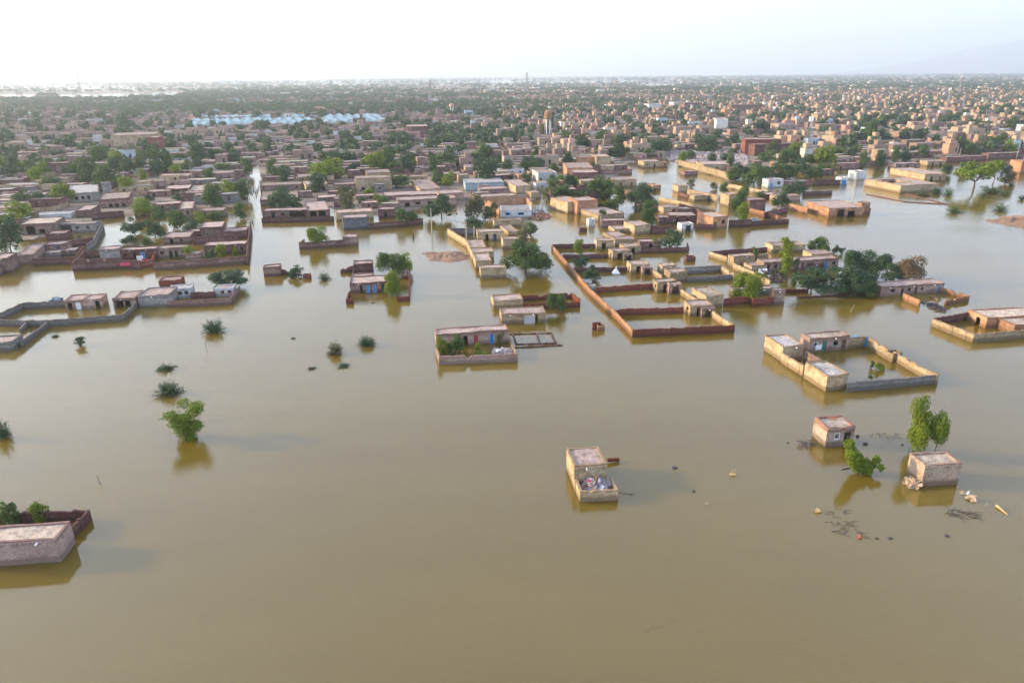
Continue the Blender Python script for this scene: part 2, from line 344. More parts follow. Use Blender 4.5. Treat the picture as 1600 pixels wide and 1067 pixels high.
    for side, k, a, b_, z0, z1, c in frames:
        def place(o, off):
            if side == 'f': o.location = (a, off, 0)
            else: o.location = (off, b_, 0); o.rotation_euler = (0, 0, -math.pi / 2)
        w = b_ - a
        if k == 'd':
            d = MB(); g = .05; d.box(g, w - g, 0, .05, z0, z1 - g); d.box(w * .5 - .02, w * .5 + .02, -.02, -.002, z0, z1 - g)
            o = d.build('door', M[c or 'wood'], root); place(o, .10)
            if detail > 1:
                f = MB(); f.box(-.02, g - .003, -.03, .06, z0, z1); f.box(w - g + .003, w + .02, -.03, .06, z0, z1); f.box(g, w - g, -.03, .06, z1 - g + .003, z1)
                fo_ = f.build('door_frame', M['whitepaint' if c == 'bluepaint' else 'wood'], o)
        elif k == 'w':
            f = MB(); g = .07
            f.box(0, g, -.03, .1, z0, z1); f.box(w - g, w, -.03, .1, z0, z1); f.box(g, w - g, -.03, .1, z0, z0 + g); f.box(g, w - g, -.03, .1, z1 - g, z1)
            n = max(2, int(w / .22))
            for i in range(1, n): f.box(w * i / n - .012, w * i / n + .012, .02, .045, z0 + g, z1 - g)
            o = f.build('window', M[c or 'wood'], root); place(o, .04)
        elif k == 'a':                                   # arched opening: a spandrel with a round cut in the top of the hole
            f = MB(); n = 10; r = w / 2; zc = z1 - r
            for i in range(n):
                a0, a1 = math.pi * i / n, math.pi * (i + 1) / n
                x0, x1 = r - r * math.cos(a0), r - r * math.cos(a1); y0, y1 = zc + r * math.sin(a0) * .98, zc + r * math.sin(a1) * .98
                f.hexa([(x0, 0, y0), (x1, 0, y1), (x1, .2, y1), (x0, .2, y0)], [(x0, 0, z1), (x1, 0, z1), (x1, .2, z1), (x0, .2, z1)])
            o = f.build('arch', M[mat], root); place(o, .01)
NAMES = {'mud': 'brown mud-brick', 'brown': 'dark brown mud-brick', 'brick': 'red-brick', 'tan': 'sandy mud-walled', 'orange': 'orange-brick', 'grey': 'grey block', 'slate': 'slate-grey block',
         'plaster': 'pale plastered', 'white': 'whitewashed', 'pink': 'pinkish', 'paleblue': 'pale blue', 'pinkmud': 'pinkish mud', 'cube': 'brick', 'speckle': 'brick', 'yellow': 'yellow'}
def solve_rect(FL, FR, B, yb, h=None):
    if h is None: h = hsolve(FL[0], FL[1], yb)
    h = max(.5, min(h, 9)); A = at(FL[0], FL[1], h); B1 = at(FR[0], FR[1], h); u = B1 - A; W = float(np.hypot(u[0], u[1]))
    k = pr(A)[2]; ex = k / F; ey = abs(at(FL[0], FL[1] + 1, h)[1] - A[1])
    ws = [((math.atan2(u[1], u[0])), 1 / (max(.002, ey * .7 / W)) ** 2), (YAW0, 1 / R(5) ** 2)]
    D = 5.0
    if B is not None and not isinstance(B, (int, float)):
        Bw = at(B[0], B[1], h); anchor = A if abs(B[0] - FL[0]) <= abs(B[0] - FR[0]) else B1
        v = Bw - anchor; D = float(np.hypot(v[0], v[1])); ws.append((math.atan2(-v[0], v[1]), 1 / (max(.002, (ex + ey * .35 * abs(v[0]) / D) / D)) ** 2))
    elif B is not None: D = float(B)
    yaw = sum(a * w for a, w in ws) / sum(w for a, w in ws)
    if B is not None and not isinstance(B, (int, float)): D = max(1.0, abs(v[0] * -math.sin(yaw) + v[1] * math.cos(yaw)))
    W = max(1.0, abs(u[0] * math.cos(yaw) + u[1] * math.sin(yaw)))
    return A, yaw, W, D, h
def house(mat, FL, FR, B, yb, label=None, ops=(), lops=(), h=None, roof='roof', name='mud_house', group=None, **kw):
    A, yaw, W, D, h = solve_rect(FL, FR, B, yb, h); A = A.copy(); A[2] = 0
    root = empty(name, A, yaw); near = A[1] < 330
    if not ops and W > 3.5 and near:
        r = random.Random(int(FL[0] * 13 + FL[1])); n = max(1, int(W / 3.2)); ops = []
        for i in range(n):
            u = (i + .5 + r.uniform(-.2, .2)) / n; w = .42 / W; kk = r.choice('oowwdn')
            if kk == 'n': continue
            ops.append((kk, u - w, u + w, r.choice(['wood', 'greenpaint', 'navy', 'wood', 'bluepaint'])) if kk != 'w' else (kk, u - w * .9, u + w * .9))
    house_parts(root, W, D, h, mat, roof, list(ops) if ops != 'n' else [], list(lops), -1.3, 2 if A[1] < 230 else 1, ph=FL[0] * .37, **kw)
    tag(root, label, 'house', group)
    c = pr((A[0], A[1], 0)); THINGS.append((root, (FL[0] + FR[0]) / 2, FL[1], None if label else NAMES[mat] + ' flat-roofed ' + ('long house' if W > 14 else 'house' if W > 5.5 else 'small room')))
    cu, su = math.cos(yaw), math.sin(yaw); FOOT.append((A[0] + cu * W / 2 - su * D / 2, A[1] + su * W / 2 + cu * D / 2, yaw, W / 2, D / 2))
    return root
def wall(mat, pts, yb=None, h=None, label=None, closed=False, t=.26, name='courtyard_wall', broken=.0, foot=True):
    """a free-standing wall through points given along its top; yb is the water line under the first one"""
    if h is None: h = hsolve(pts[0][0], pts[0][1], yb)
    h = max(.08, min(h, 6)); P = [at(p[0], p[1], h)[:2] for p in pts]
    if closed: P.append(P[0])
    o0 = P[0]; yaw = math.atan2(P[1][1] - o0[1], P[1][0] - o0[0]); c, s = math.cos(-yaw), math.sin(-yaw)
    Q = [np.array([(p - o0)[0] * c - (p - o0)[1] * s, (p - o0)[0] * s + (p - o0)[1] * c]) for p in P]
    mb = MB(); r = random.Random(int(pts[0][0] * 7 + pts[0][1] * 3))
    for a, b_ in zip(Q[:-1], Q[1:]):
        d = b_ - a; Ln = float(np.hypot(*d)); 
        if Ln < .05: continue
        d = d / Ln; n = np.array([-d[1], d[0]]) * t / 2; k = max(1, int(Ln / (.5 if P[0][1] < 150 else .9))); zs = []
        for i in range(k + 1): zs.append(h + jit(i * .9 * (.55 if P[0][1] < 150 else 1) + pts[0][0], .8) + r.uniform(-.035, .035) - (r.uniform(.1, .6) * h if r.random() < broken else 0))
        for i in range(k):
            p, q = a + d * (Ln * i / k - (t/2-.003 if i == 0 else 0)), a + d * (Ln * (i+1) / k + (t/2-.003 if i == k-1 else 0)); e = 0 if r.random() > broken else -.15
            mb.hexa([(*(p-n),-1.3),(*(q-n),-1.3),(*(q+n),-1.3),(*(p+n),-1.3)], [(*(p-n),zs[i]+e),(*(q-n),zs[i+1]+e),(*(q+n),zs[i+1]+e),(*(p+n),zs[i]+e)])
            if h > 1 and k > 4 and i % 5 == 2 and broken == 0 and P[0][1] < 160:       # pier
                pn = n * 1.5; e2 = d * .16; mm = (p + q) / 2
                mb.hexa([(*(mm-e2-pn),-1.3),(*(mm+e2-pn),-1.3),(*(mm+e2+pn),-1.3),(*(mm-e2+pn),-1.3)], [(*(mm-e2-pn),h+.07),(*(mm+e2-pn),h+.07),(*(mm+e2+pn),h+.07),(*(mm-e2+pn),h+.07)])
    o = mb.build(name, M[mat]); o.location = (o0[0], o0[1], 0); o.rotation_euler = (0, 0, yaw)
    tag(o, label, 'wall'); THINGS.append((o, sum(p[0] for p in pts) / len(pts), pts[0][1], None if label else {'mud': 'brown mud', 'brown': 'dark brown mud', 'brick': 'red brick', 'tan': 'sandy mud', 'grey': 'grey block'}.get(mat, NAMES[mat]) + (' low courtyard wall' if h < 1.3 else ' courtyard wall')))
    for a, b_ in zip(P[:-1], P[1:]):
        L_ = float(np.hypot(*(b_ - a)))
        FOOT.append(((a[0]+b_[0])/2, (a[1]+b_[1])/2, math.atan2(b_[1]-a[1], b_[0]-a[0]), L_/2, .3))
    return o

# ------------------------------------------------------------------ trees
def leaves(C, S, D, asp=1.9):
    """one small leaf-spray face per row: centre C, size S, facing D"""
    n = len(C); rs = np.random.RandomState(n)
    D = D / np.linalg.norm(D, axis=1)[:, None]; A = np.cross(D, rs.normal(size=(n, 3))); A /= np.linalg.norm(A, axis=1)[:, None]; B = np.cross(D, A)
    S = S[:, None]; p = [C - A * S * asp / 2, C - B * S / 2 + D * S * .12, C + A * S * asp / 2, C + B * S / 2 + D * S * .12]
    V = np.stack(p, 1).reshape(-1, 3); Fq = np.arange(4 * n).reshape(n, 4); return V, Fq
def crown_mesh(kind, seed, n, leaf=.05):
    rs = np.random.RandomState(seed); lobes = []
    if kind == 'round':
        for i in range(15):
            a = rs.uniform(0, 6.28); r = .30 * math.sqrt(rs.uniform(.05, 1)); z = rs.uniform(.30, .84); k = 1 - .5 * max(0, z - .5); lobes.append((r*k*math.cos(a), r*k*math.sin(a), z, rs.uniform(.12, .20)))
    elif kind == 'umbrella':
        for i in range(26):
            a = rs.uniform(0, 6.28); r = .37 * math.sqrt(rs.uniform(.02, 1)); lobes.append((r*math.cos(a), r*math.sin(a), rs.uniform(.30, .80 - 1.6 * r * r) , rs.uniform(.10, .17)))
    elif kind == 'flatcrown':
        for i in range(16):
            a = rs.uniform(0, 6.28); r = .38 * math.sqrt(rs.uniform(.02, 1)); lobes.append((r*math.cos(a), r*math.sin(a), .76 - .8 * r * r + rs.uniform(-.08, .08), rs.uniform(.09, .15)))
    elif kind == 'column':
        for i in range(14):
            a = rs.uniform(0, 6.28); z = .12 + .76 * i / 13; r = rs.uniform(.04, .24); lobes.append((r*math.cos(a), r*math.sin(a), z, rs.uniform(.13, .20)))
    elif kind == 'ball':
        for i in range(10):
            a = rs.uniform(0, 6.28); z = rs.uniform(.2, .8); r = .22 * math.sin(math.pi * z); lobes.append((r*math.cos(a), r*math.sin(a), z, rs.uniform(.2, .28)))
    elif kind == 'vase':
        for i in range(20):
            a = rs.uniform(0, 6.28); z = .10 + .78 * i / 19; r = (.04 + .36 * z) * math.sqrt(rs.uniform(.1, 1)); lobes.append((r*math.cos(a), r*math.sin(a), z, rs.uniform(.09, .15)))
    elif kind == 'lean':
        for bx_, bz, br in ((-.36, .85, .11), (-.30, .70, .13), (-.22, .55, .14), (-.08, .55, .11), (-.10, .40, .13), (.04, .36, .13), (.10, .48, .09), (.18, .34, .10), (.30, .42, .08), (.38, .50, .09), (.42, .42, .07)):
            lobes.append((bx_, rs.uniform(-.12, .12), bz, br))
    elif kind == 'spiky':
        for i in range(17):
            a = rs.uniform(0, 6.28); r = rs.uniform(.05, .34); z = rs.uniform(.16, .86); lobes.append((r*math.cos(a)*(.6+z*.6), r*math.sin(a)*(.6+z*.6), z, rs.uniform(.10, .18)))
    L_ = np.array(lobes); w = L_[:, 3] ** 2; idx = rs.choice(len(L_), n, p=w / w.sum()); d = rs.normal(size=(n, 3)); d[:, 2] += .35; d /= np.linalg.norm(d, axis=1)[:, None]
    flat = .7 if kind in ('umbrella', 'flatcrown') else .95
    rad = L_[idx, 3] * (1.04 - .5 * rs.uniform(0, 1, n) ** 2.2) * (1 + .18 * np.sin(d[:, 0] * 9 + idx) * np.sin(d[:, 1] * 8 + d[:, 2] * 7))
    stray = rs.uniform(0, 1, n) < .12; rad = rad * np.where(stray, rs.uniform(1.0, 1.45, n), 1.0)
    C = L_[idx, :3] + d * rad[:, None] * np.array([1, 1, flat]); C[:, 2] = np.maximum(C[:, 2], .02)
    D = d + rs.normal(size=(n, 3)) * .45
    z0, z1 = np.percentile(C[:, 2], [1, 99]); bb = {'round': .07, 'umbrella': .15, 'flatcrown': .45, 'column': .04, 'ball': .36, 'spiky': .05, 'lean': .04, 'vase': .02}[kind]
    kz = (1 - bb) / (z1 - z0); C[:, 2] = np.maximum((C[:, 2] - z0) * kz + bb, .01); r_ = np.percentile(np.hypot(C[:, 0], C[:, 1]), 97) if kind != 'lean' else .5; kr = .5 / r_; C[:, :2] *= kr
    lobes = [(l[0] * kr, l[1] * kr, (l[2] - z0) * kz + bb, l[3]) for l in lobes]
    V, Fq = leaves(C, leaf * rs.uniform(.55, 1.35, n), D); return numesh('crown', V, Fq), lobes
def frond_mesh(seed, n, m_=16, leaf=.035, flat=1.0):
    rs = np.random.RandomState(seed); C = []; D = []; S = []
    for i in range(n):
        a = rs.uniform(0, 6.28); el = math.asin(rs.uniform(.03, 1)); ln = rs.uniform(.7, 1.08); o = rs.normal(size=2) * .07
        for j in range(m_):
            t = (j + 1) / m_; r = .52 * ln * math.cos(el) * t * (1 + .15 * t); z = (ln * (math.sin(el) * (t * 1.15 - .22 * t * t)) - .06 * t * t) * (1 if flat == 1 else .9 * (.4 + .6 * (i % 3 == 0))) + .03
            q = rs.normal(size=3) * .018; C.append((o[0] + r * math.cos(a) + q[0], o[1] + r * math.sin(a) + q[1], max(.0, z + q[2]))); D.append((rs.normal() * .6 - .2*math.cos(a), rs.normal() * .6, 1)); S.append(leaf * rs.uniform(.6, 1.3))
    V, Fq = leaves(np.array(C), np.array(S), np.array(D, dtype=float), 3.0); return numesh('crown', V, Fq)
def trunk_mesh(lobes, seed, w=.035, zt=.5):
    rs = random.Random(seed); mb = MB(); p = Vector((0, 0, -.25)); q = Vector((rs.uniform(-.03, .03), rs.uniform(-.03, .03), .12)); mb.bar(p, q, w, w * .8, 7)
    s = Vector((rs.uniform(-.06, .06), rs.uniform(-.06, .06), .28)); mb.bar(q, s, w * .8, w * .6, 7)
    for l in lobes[::2]:
        e = Vector(l[:3]); mid = s.lerp(e, .5) + Vector((rs.uniform(-.03, .03), rs.uniform(-.03, .03), .02)); mb.bar(s, mid, w * .45, w * .3, 5); mb.bar(mid, e, w * .3, w * .1, 5)
    return mb.mesh('trunk')
PROTO = {}
def proto(kind, i, big=False):
    key = (kind, i, big)
    if key not in PROTO:
        seed = hash_(kind) + i * 17 + big
        n = 6500 if big else 1500; leaf = .030 if big else .055
        if kind == 'frond': me = frond_mesh(seed, 190 if big else 90, 20 if big else 12, .030 if big else .045); lobes = [(.2, 0, .4, .1), (-.2, .1, .4, .1)]
        elif kind == 'flat': me = frond_mesh(seed, 60, 14, .05, .7); lobes = [(.2, 0, .3, .1)]
        else: me, lobes = crown_mesh(kind, seed, n, leaf)
        PROTO[key] = (me, trunk_mesh(lobes, seed, .03 if kind != 'umbrella' else .022))
    return PROTO[key]
def hash_(s): return sum(ord(c) * (i + 3) for i, c in enumerate(s)) % 9973
TN = {'vase': 'bushy tree', 'lean': 'leaning sapling', 'flatcrown': 'flat-crowned thorn tree', 'round': 'round leafy tree', 'umbrella': 'spreading thorn tree', 'column': 'tall narrow tree', 'ball': 'round-headed tree', 'spiky': 'straggly tree', 'frond': 'feathery bush', 'flat': 'low flat bush'}
CN = {'leaf_mid': 'green', 'leaf_dark': 'dark green', 'leaf_bright': 'bright green', 'leaf_olive': 'olive', 'leaf_lime': 'lime green', 'leaf_dry': 'brownish', 'leaf_far': 'dull green'}
def tree_at(kind, x, y, w, h, leaf='leaf_mid', label=None, big=False, pix=None, zb=0.0, group=None):
    i = int(abs(x * 3.1 + y * 1.7)) % (2 if big else 3) if kind != 'lean' else 0; cm, tm = proto(kind, i, big)
    root = empty('bush' if kind in ('frond', 'flat') else 'tree', (x, y, zb), 0 if kind == 'lean' else (x * 1.7 + y) % 6.28); root.scale = (w, w, h)
    for nm, me, mt in (('crown', cm, M[leaf]), ('trunk', tm, M['bark'])):
        o = bpy.data.objects.new(nm, me); COL.objects.link(o); o.parent = root
        if not me.materials: me.materials.append(mt)
        if me.materials[0] != mt:
            o.material_slots[0].link = 'OBJECT'; o.material_slots[0].material = mt
    tag(root, label, 'bush' if kind in ('frond', 'flat') else 'tree', group)
    THINGS.append((root, pix[0], pix[1], None if label else CN[leaf] + ' ' + TN[kind])); return root
def tree(kind, cx, cy, w, h, leaf='leaf_mid', by=None, label=None, big=False):
    top = cy - h / 2; by = cy + h / 2 + 1.0 if by is None else by
    G = at(cx, by); k = pr(G)[2]; W = w / F * k * (.86 if kind in ('frond', 'flat') else .98); H = hsolve(cx, top, by) * .97
    for _ in range(3): G[0] += (cx - pr((G[0], G[1], H * .55))[0]) / F * k      # the crown, not the foot, stands at cx
    return tree_at(kind, G[0], G[1], W, H, leaf, label, big, (cx, cy))
# ------------------------------------------------------------------ the flooded foreground, one building at a time
# bottom left corner
house('pinkmud', (-60, 852), (86, 842), (105.6, 814), 888, 'long mud-plastered house cut by the left edge, closest building to the camera', ops='n', roof='roof_pale', name='mud_house')
wall('brown', [(109, 826), (137, 797), (60, 800), (-30, 803)], h=1.1, label='dark brown yard wall behind the closest house at the bottom left')
tree('spiky', 15, 800, 34, 34, 'leaf_mid', 818, 'thin green sapling at the left edge inside the nearest yard wall')
tree('spiky', 58, 800, 28, 28, 'leaf_bright', 817, 'yellow-green sapling standing in the nearest yard behind the long roof')
# lone house with the fallen front room
hb = solve_rect((897.5, 728.7), (950, 727), (883, 700), None, 2.55)
house('tan', (897.5, 728.7), (950, 727), (883, 700), None, 'lone sandy house in open water with a collapsed front room full of rubble', ops='n', h=2.55)
wall('tan', [(896, 741), (908, 767.5), (963.7, 765), (956, 748)], h=1.15, label='low broken walls of the fallen front room on the lone rubble-filled house')
# twin cubes at right
house('cube', (1293.7, 668.7), (1337, 665.5), (1273.7, 651), 698.7, 'small cube house with red brick cornice, doorway and white-framed window', ops=[('w', .28, .48, 'whitepaint'), ('o', .64, .90)], roof='roof_pale')
house('speckle', (1446, 727), (1503, 723), (1423.7, 707.5), 760, 'windowless speckled brick cube house with a crumbled lower left corner', ops='n', roof='roof_pale')
# big walled compound on the right
house('tan', (1224, 541.4), (1258.8, 540), (1195, 523.8), 565, 'rear corner block of the large pale walled compound', ops='n', roof='roof_grey')
house('tan', (1293.4, 587), (1331, 585.5), (1256.7, 566.5), 611.6, 'front corner block of the large pale walled compound with dentil cornice', ops='n', roof='roof_grey')
house('plaster', (1266, 528.7), (1331, 525.5), (1247, 520.6), 551, 'main house of the large pale compound with dark doors and window', ops=[('w', .10, .22, 'whitepaint'), ('d', .33, .44, 'greenpaint'), ('w', .60, .73, 'greenpaint'), ('d', .82, .93, 'wood')], roof='roof_pale')
wall('tan', [(1224, 552), (1256, 571.5)], h=1.5, label='sunlit low wall joining the two corner blocks of the large compound')
wall('grey', [(1327, 598.3), (1465.4, 585.4)], h=1.25, label='grey block front wall of the large compound with a red cloth on it')
wall('tan', [(1465.2, 585.2), (1440, 573.3), (1412, 557), (1398, 549)], h=1.35, label='sunlit right-hand wall of the large compound, front stretch', broken=.06)
wall('tan', [(1388.4, 544), (1355.5, 525.5), (1326, 527.5)], h=1.75, label='rear right wall of the large compound ending at the blue gate', broken=.06)
wall('plaster', [(1259, 549), (1285, 562.5), (1262, 565)], h=1.5, label='thin inner partition walls between the two corner blocks')
house('tan', (1396, 553), (1412, 551.5), (1382, 548), 566, 'tiny roofless latrine cubicle on the right wall of the large compound', ops='n', roofless=True)
# compound cut by the right edge
house('orange', (1543, 496.5), (1640, 489), (1517, 483.5), 513, 'orange-walled flat house with an arched doorway near the right edge', ops='n', lops=[('a', .30, .52)], roof='roof_pale')
house('orange', (1586, 508), (1650, 503), (1562, 496), 524, 'lower orange-walled annexe at the right edge beside the arched house', ops='n', roof='roof_pale')
wall('brown', [(1517, 487.5), (1458.8, 497.5)], h=1.35, label='dark back wall of the right-edge compound')
wall('tan', [(1459, 497.8), (1522, 522), (1660, 511)], h=1.35, label='sandy front wall of the right-edge compound standing in open water')
# centre blue-door house
house('plaster', (681, 522.5), (794, 514.6), (790, 505.6), 543, 'low plastered three-room house with a blue, a red and a black door', ops=[('o', .37, .435), ('d', .52, .575, 'redpaint'), ('d', .735, .80, 'bluepaint')])
wall('plaster', [(681, 540), (687, 557), (807.5, 552.5)], yb=556, h=1.25, label='weathered front yard wall of the blue-door house', broken=.07)
wall('tan', [(807, 552), (796, 526)], h=1.0, label='low right-hand yard wall of the blue-door house')
for i, p in enumerate([[(797, 521.5), (861, 519.7), (869, 535.6), (806.8, 537), (801.5, 522.2)], [(839, 520.6), (843.5, 535.6)], [(803, 542.4), (878, 538.4)]]):
    wall('mud', p, h=.14, t=.3, name='flooded_wall', label=['drowned wall tops forming an oblong grid right of the blue-door house', 'short cross wall inside the drowned oblong grid', 'long straight drowned wall top below the oblong grid'][i])
house('tan', (783.4, 491), (853.8, 489), (847, 479), 506.6, 'shed with a wide see-through bay and brick pillar over open water', ops=[('b', .51, .82)], through=True)
house('tan', (771, 470), (818, 469), (765.6, 460.6), 482.7, 'ragged-roofed sandy house left of the red-brown yard wall', ops='n')
wall('brick', [(818, 462), (893, 457.5), (905.5, 466), (905.5, 471), (818, 475)], h=1.1, label='red-brown yard wall around the round bush beside the ragged-roofed house', broken=.1)
wall('brick', [(927, 504), (937, 503)], h=1.3, name='ruined_wall', label='tiny brick stub alone in the water left of the long red wall'); house('orange', (934, 509), (945, 508), 1.0, 517, 'low brick box alone in the water left of the long red wall', ops='n', roofless=True)
# long red-wall compound
wall('orange', [(862.5, 382.5), (920, 449), (965, 490), (989, 515)], h=1.25, label='long orange-brown wall running back from the flooded corner of the four-yard compound')
wall('brick', [(989.4, 515.3), (1147, 508)], h=1.25, label='red-brown front wall of the four-yard compound')
wall('tan', [(1146.8, 507.7), (1118, 489), (1110, 482)], h=1.25, label='short sunlit side wall at the front right of the four-yard compound')
wall('brick', [(969, 483), (1067, 480)], h=1.1, label='first red-brown partition wall of the four-yard compound')
wall('brick', [(932, 449), (1019, 443)], h=1.1, label='second red-brown partition wall of the four-yard compound')
wall('brown', [(894, 419), (979, 417)], h=1.0, label='third partition wall, behind the white tent')
wall('brown', [(880, 398), (950, 397)], h=1.0, label='fourth partition wall, beside the blue-green bush')
wall('brown', [(864, 382), (929, 381)], h=1.1, label='dark rear wall of the four-yard compound')
wall('tan', [(1065, 452), (1090, 467)], h=1.2, label='sunlit stepped wall between the second and first yard houses'); wall('tan', [(1019, 420), (1034, 430)], h=1.2, label='short sunlit wall behind the tent yard house')
for a, b_, c, yb, lab, b2 in [((1079, 477.5), (1114.5, 475.5), (1069, 469), 494, 'front yard house of the four-yard compound with dark doorway', ((1097, 482), (1117, 480), (1095, 478), 496)),
        ((1027.5, 441), (1060, 440), (1019.5, 435.5), 457.5, 'second yard house of the four-yard compound, behind the first partition', ((1046, 444), (1064, 442), (1044, 440), 460)),
        ((986, 413), (1016, 412.5), (979, 407.5), 427, 'third yard house, right of the white tent', ((1004, 418), (1019, 417), (1001, 414), 429.5)),
        ((957.5, 392.5), (984.5, 391), (950.5, 388), 406, 'fourth yard house, left of the round-crowned thorn tree', ((975, 397.5), (989, 397), (973, 394), 407.5)),
        ((932.5, 376), (960, 375.5), (929, 372.5), 390, 'rearmost yard house of the four-yard compound', None)]:
    house('tan', a, b_, c, yb, lab, ops=[('o', .30, .55)], lops=[('w', .25, .5)])
    if b2: house('plaster', b2[0], b2[1], b2[2], b2[3], 'open porch annexe on the right of the ' + lab.split(',')[0].replace(' of the four-yard compound', ''), ops=[('b', .25, .8)], name='porch')
house('tan', (961, 374), (995, 374), (955, 369), 385); house('tan', (977.5, 386), (1002, 384.5), (967.5, 380.5), 397.5); wall('brown', [(1002, 388), (1076, 386.5), (1074, 380)], h=1.2)
house('grey', (962, 488), (974, 487.5), 1.2, 492, 'small white-topped water box at the first partition wall', ops='n', roofless=True); house('white', (922, 447), (931, 446), 1.3, 453.5, 'small pale latrine box at the second partition wall', ops='n')
house('brown', (1073, 402), (1087, 401), 1.5, 409, 'little brown brick box alone in the water right of the compound', ops='n', roofless=True)
# grey-walled yard and cream house
house('tan', (1035, 415.5), (1057.5, 414.5), (1027.5, 411), 428, 'rear cream block beside the grey walled yard', ops='n'); house('tan', (1047.5, 425.5), (1075, 424), (1037.5, 419.5), 442, 'front cream block with sunlit left side beside the grey walled yard', ops='n')
wall('grey', [(1075, 433), (1146, 429)], yb=441, label='grey front wall of the yard between the cream block and the leafy tree'); wall('grey', [(1070, 418), (1127, 414.5)], h=1.4, label='grey back wall of the yard beside the cream block')
wall('tan', [(1127, 414.5), (1147, 427)], h=1.5, label='crooked sunlit corner wall at the right of the grey yard', broken=.2)
house('tan', (1104, 462.5), (1132, 461), (1081, 449), 481, 'cream house with bright sunlit side left of the leafy yard tree', ops='n', roof='roof_pale')
wall('brick', [(1132.5, 467), (1176, 463), (1177, 468), (1209, 465)], h=1.35, label='stepped red wall in front of the leafy yard tree'); house('plaster', (1209, 454), (1226, 452.5), (1206, 449), 475.5, 'small pale tower at the end of the stepped red wall', ops='n')
house('grey', (1146, 452), (1208, 449), (1146, 447), 462, 'low roof strip behind the leafy yard tree', ops='n')
# right-hand farm cluster with thorn trees
wall('tan', [(1109, 393), (1136, 401.5)], h=1.2, label='sunlit left wall of the thorn-tree farm yard'); wall('brown', [(1109, 393), (1198, 386.5)], h=1.2, label='rear wall of the thorn-tree farm yard'); wall('tan', [(1140, 402), (1200, 396)], h=.9, label='low wall behind the farm boundary block')
house('tan', (1208, 384), (1256, 381), (1198, 378), 395, 'rear sunlit house of the thorn-tree farm, under a thin mast', ops='n'); house('tan', (1147, 401), (1181, 399), (1136.6, 397), 418, 'yellow-sided front-left block of the thorn-tree farm', ops='n')
house('plaster', (1194, 410), (1312, 404), (1180.6, 404.7), 425.6, 'long plastered farmhouse with blue shutters behind the thorn trees', ops=[('o', .05, .08), ('w', .14, .18, 'navy'), ('w', .22, .26, 'navy'), ('d', .50, .54), ('w', .62, .66), ('d', .82, .86, 'bluepaint'), ('w', .92, .96, 'navy')])
house('tan', (1269, 397), (1303, 396), (1255, 390.6), 409, 'raised sandy block behind the long plastered farmhouse', ops='n'); house('tan', (1175, 415.6), (1194, 414), (1162, 410), 427, 'small sunlit annexe at the left of the long farmhouse', ops='n')
wall('tan', [(1147, 411.6), (1176, 424), (1203, 438)], h=1.3, label='sunlit sloping wall leading to the leafy yard tree'); wall('brick', [(1228, 452), (1262, 452)], h=.7, label='low brick kerb in the water before the thorn trees')
wall('brown', [(1249, 464), (1330, 459)], h=.25, t=.3, label='sunken mud ridge under the thorn trees', name='flooded_wall')
house('brown', (1262, 412), (1290, 413), (1255, 406), 422, 'dark thatch-covered lean-to beside the thorn trees', ops=[('b', .1, .9)])
house('plaster', (1378, 448.4), (1470, 439.7), (1365.6, 440.6), 463, 'long low house right of the thorn trees with blue doors', ops=[('w', .15, .22), ('o', .32, .36), ('w', .42, .47), ('d', .53, .58), ('w', .63, .67), ('d', .90, .95, 'bluepaint')])
wall('orange', [(1469, 449), (1487, 453), (1514, 461.5), (1497, 465), (1478, 469)], h=1.0, label='curved brick yard wall right of the long low house', broken=.08); wall('orange', [(1412.5, 459), (1437.5, 469)], h=1.2, label='detached sunlit orange wall in front of the long low house'); wall('tan', [(1453, 461), (1466, 468)], h=.3, label='sunken slanting wall in the curved brick yard')
# ruined island house and far-right courtyard building
house('orange', (1296, 325.5), (1345, 322), (1261, 314), 340, 'collapsed orange mud house with breached front at the water edge', ops=[('b', .25, .45), ('o', .55, .75)], name='ruined_house'); wall('brown', [(1296, 328), (1360, 325)], h=1.6, label='broken front wall of the collapsed orange house', broken=.25, name='ruined_wall')
wall('orange', [(1235, 318), (1262, 324)], h=2.0, label='rounded sunlit wall left of the collapsed orange house'); house('orange', (1347, 317), (1359, 316), 2.5, 335, 'crooked brick tower at the right of the collapsed orange house', ops='n')
house('tan', (1408, 290), (1470, 287), (1352, 279.5), 302, 'broad yellow-sided courtyard building at the right shore', ops='n', court=(.12, .62, .35, .85)); wall('mud', [(1355, 303.5), (1415, 315), (1482, 319), (1416, 303)], h=.2, t=.5, name='flooded_wall', label='drowned triangular wall tops below the yellow courtyard building')
house('tan', (1446, 272.5), (1494, 274), (1391, 262.5), 284, 'sunlit block with dark right wall behind the yellow courtyard building'); house('orange', (1598, 252), (1650, 250), (1581, 249), 271, 'orange shed at the right edge standing in the far water', ops='n')
house('white', (1338, 268), (1351, 267), (1325, 266), 282, 'white block with sloping roofline at the far right shore', ops='n'); house('white', (1314, 278), (1323, 277), 3, 289, 'tiny white gatehouse with a blue door at the far shore', ops=[('d', .2, .8, 'bluepaint')])
house('white', (1201, 281), (1226, 280), (1189, 279), 294, 'low white house with a blue door by the mid-right pool', ops=[('d', .15, .3, 'bluepaint'), ('w', .6, .8)])
wall('tan', [(1060, 249.5), (1090, 257), (1125, 266), (1140, 271)], h=3.0, label='long bright yellow wall behind the mid-right pool'); house('tan', (1100, 257), (1142, 257), (1088, 252), 268)
wall('tan', [(1075, 295), (1121, 305)], h=2.4, label='bright sunlit wall left of the tall dark-green tree'); house('tan', (1140, 304), (1156, 303), (1123, 301), 323, 'yellow block half hidden by the tall dark-green tree', ops='n')
house('tan', (1060, 291), (1074, 290), (1052, 287.5), 302, None, ops='n'); house('orange', (1021, 290), (1033, 289.5), (1012, 287), 298)
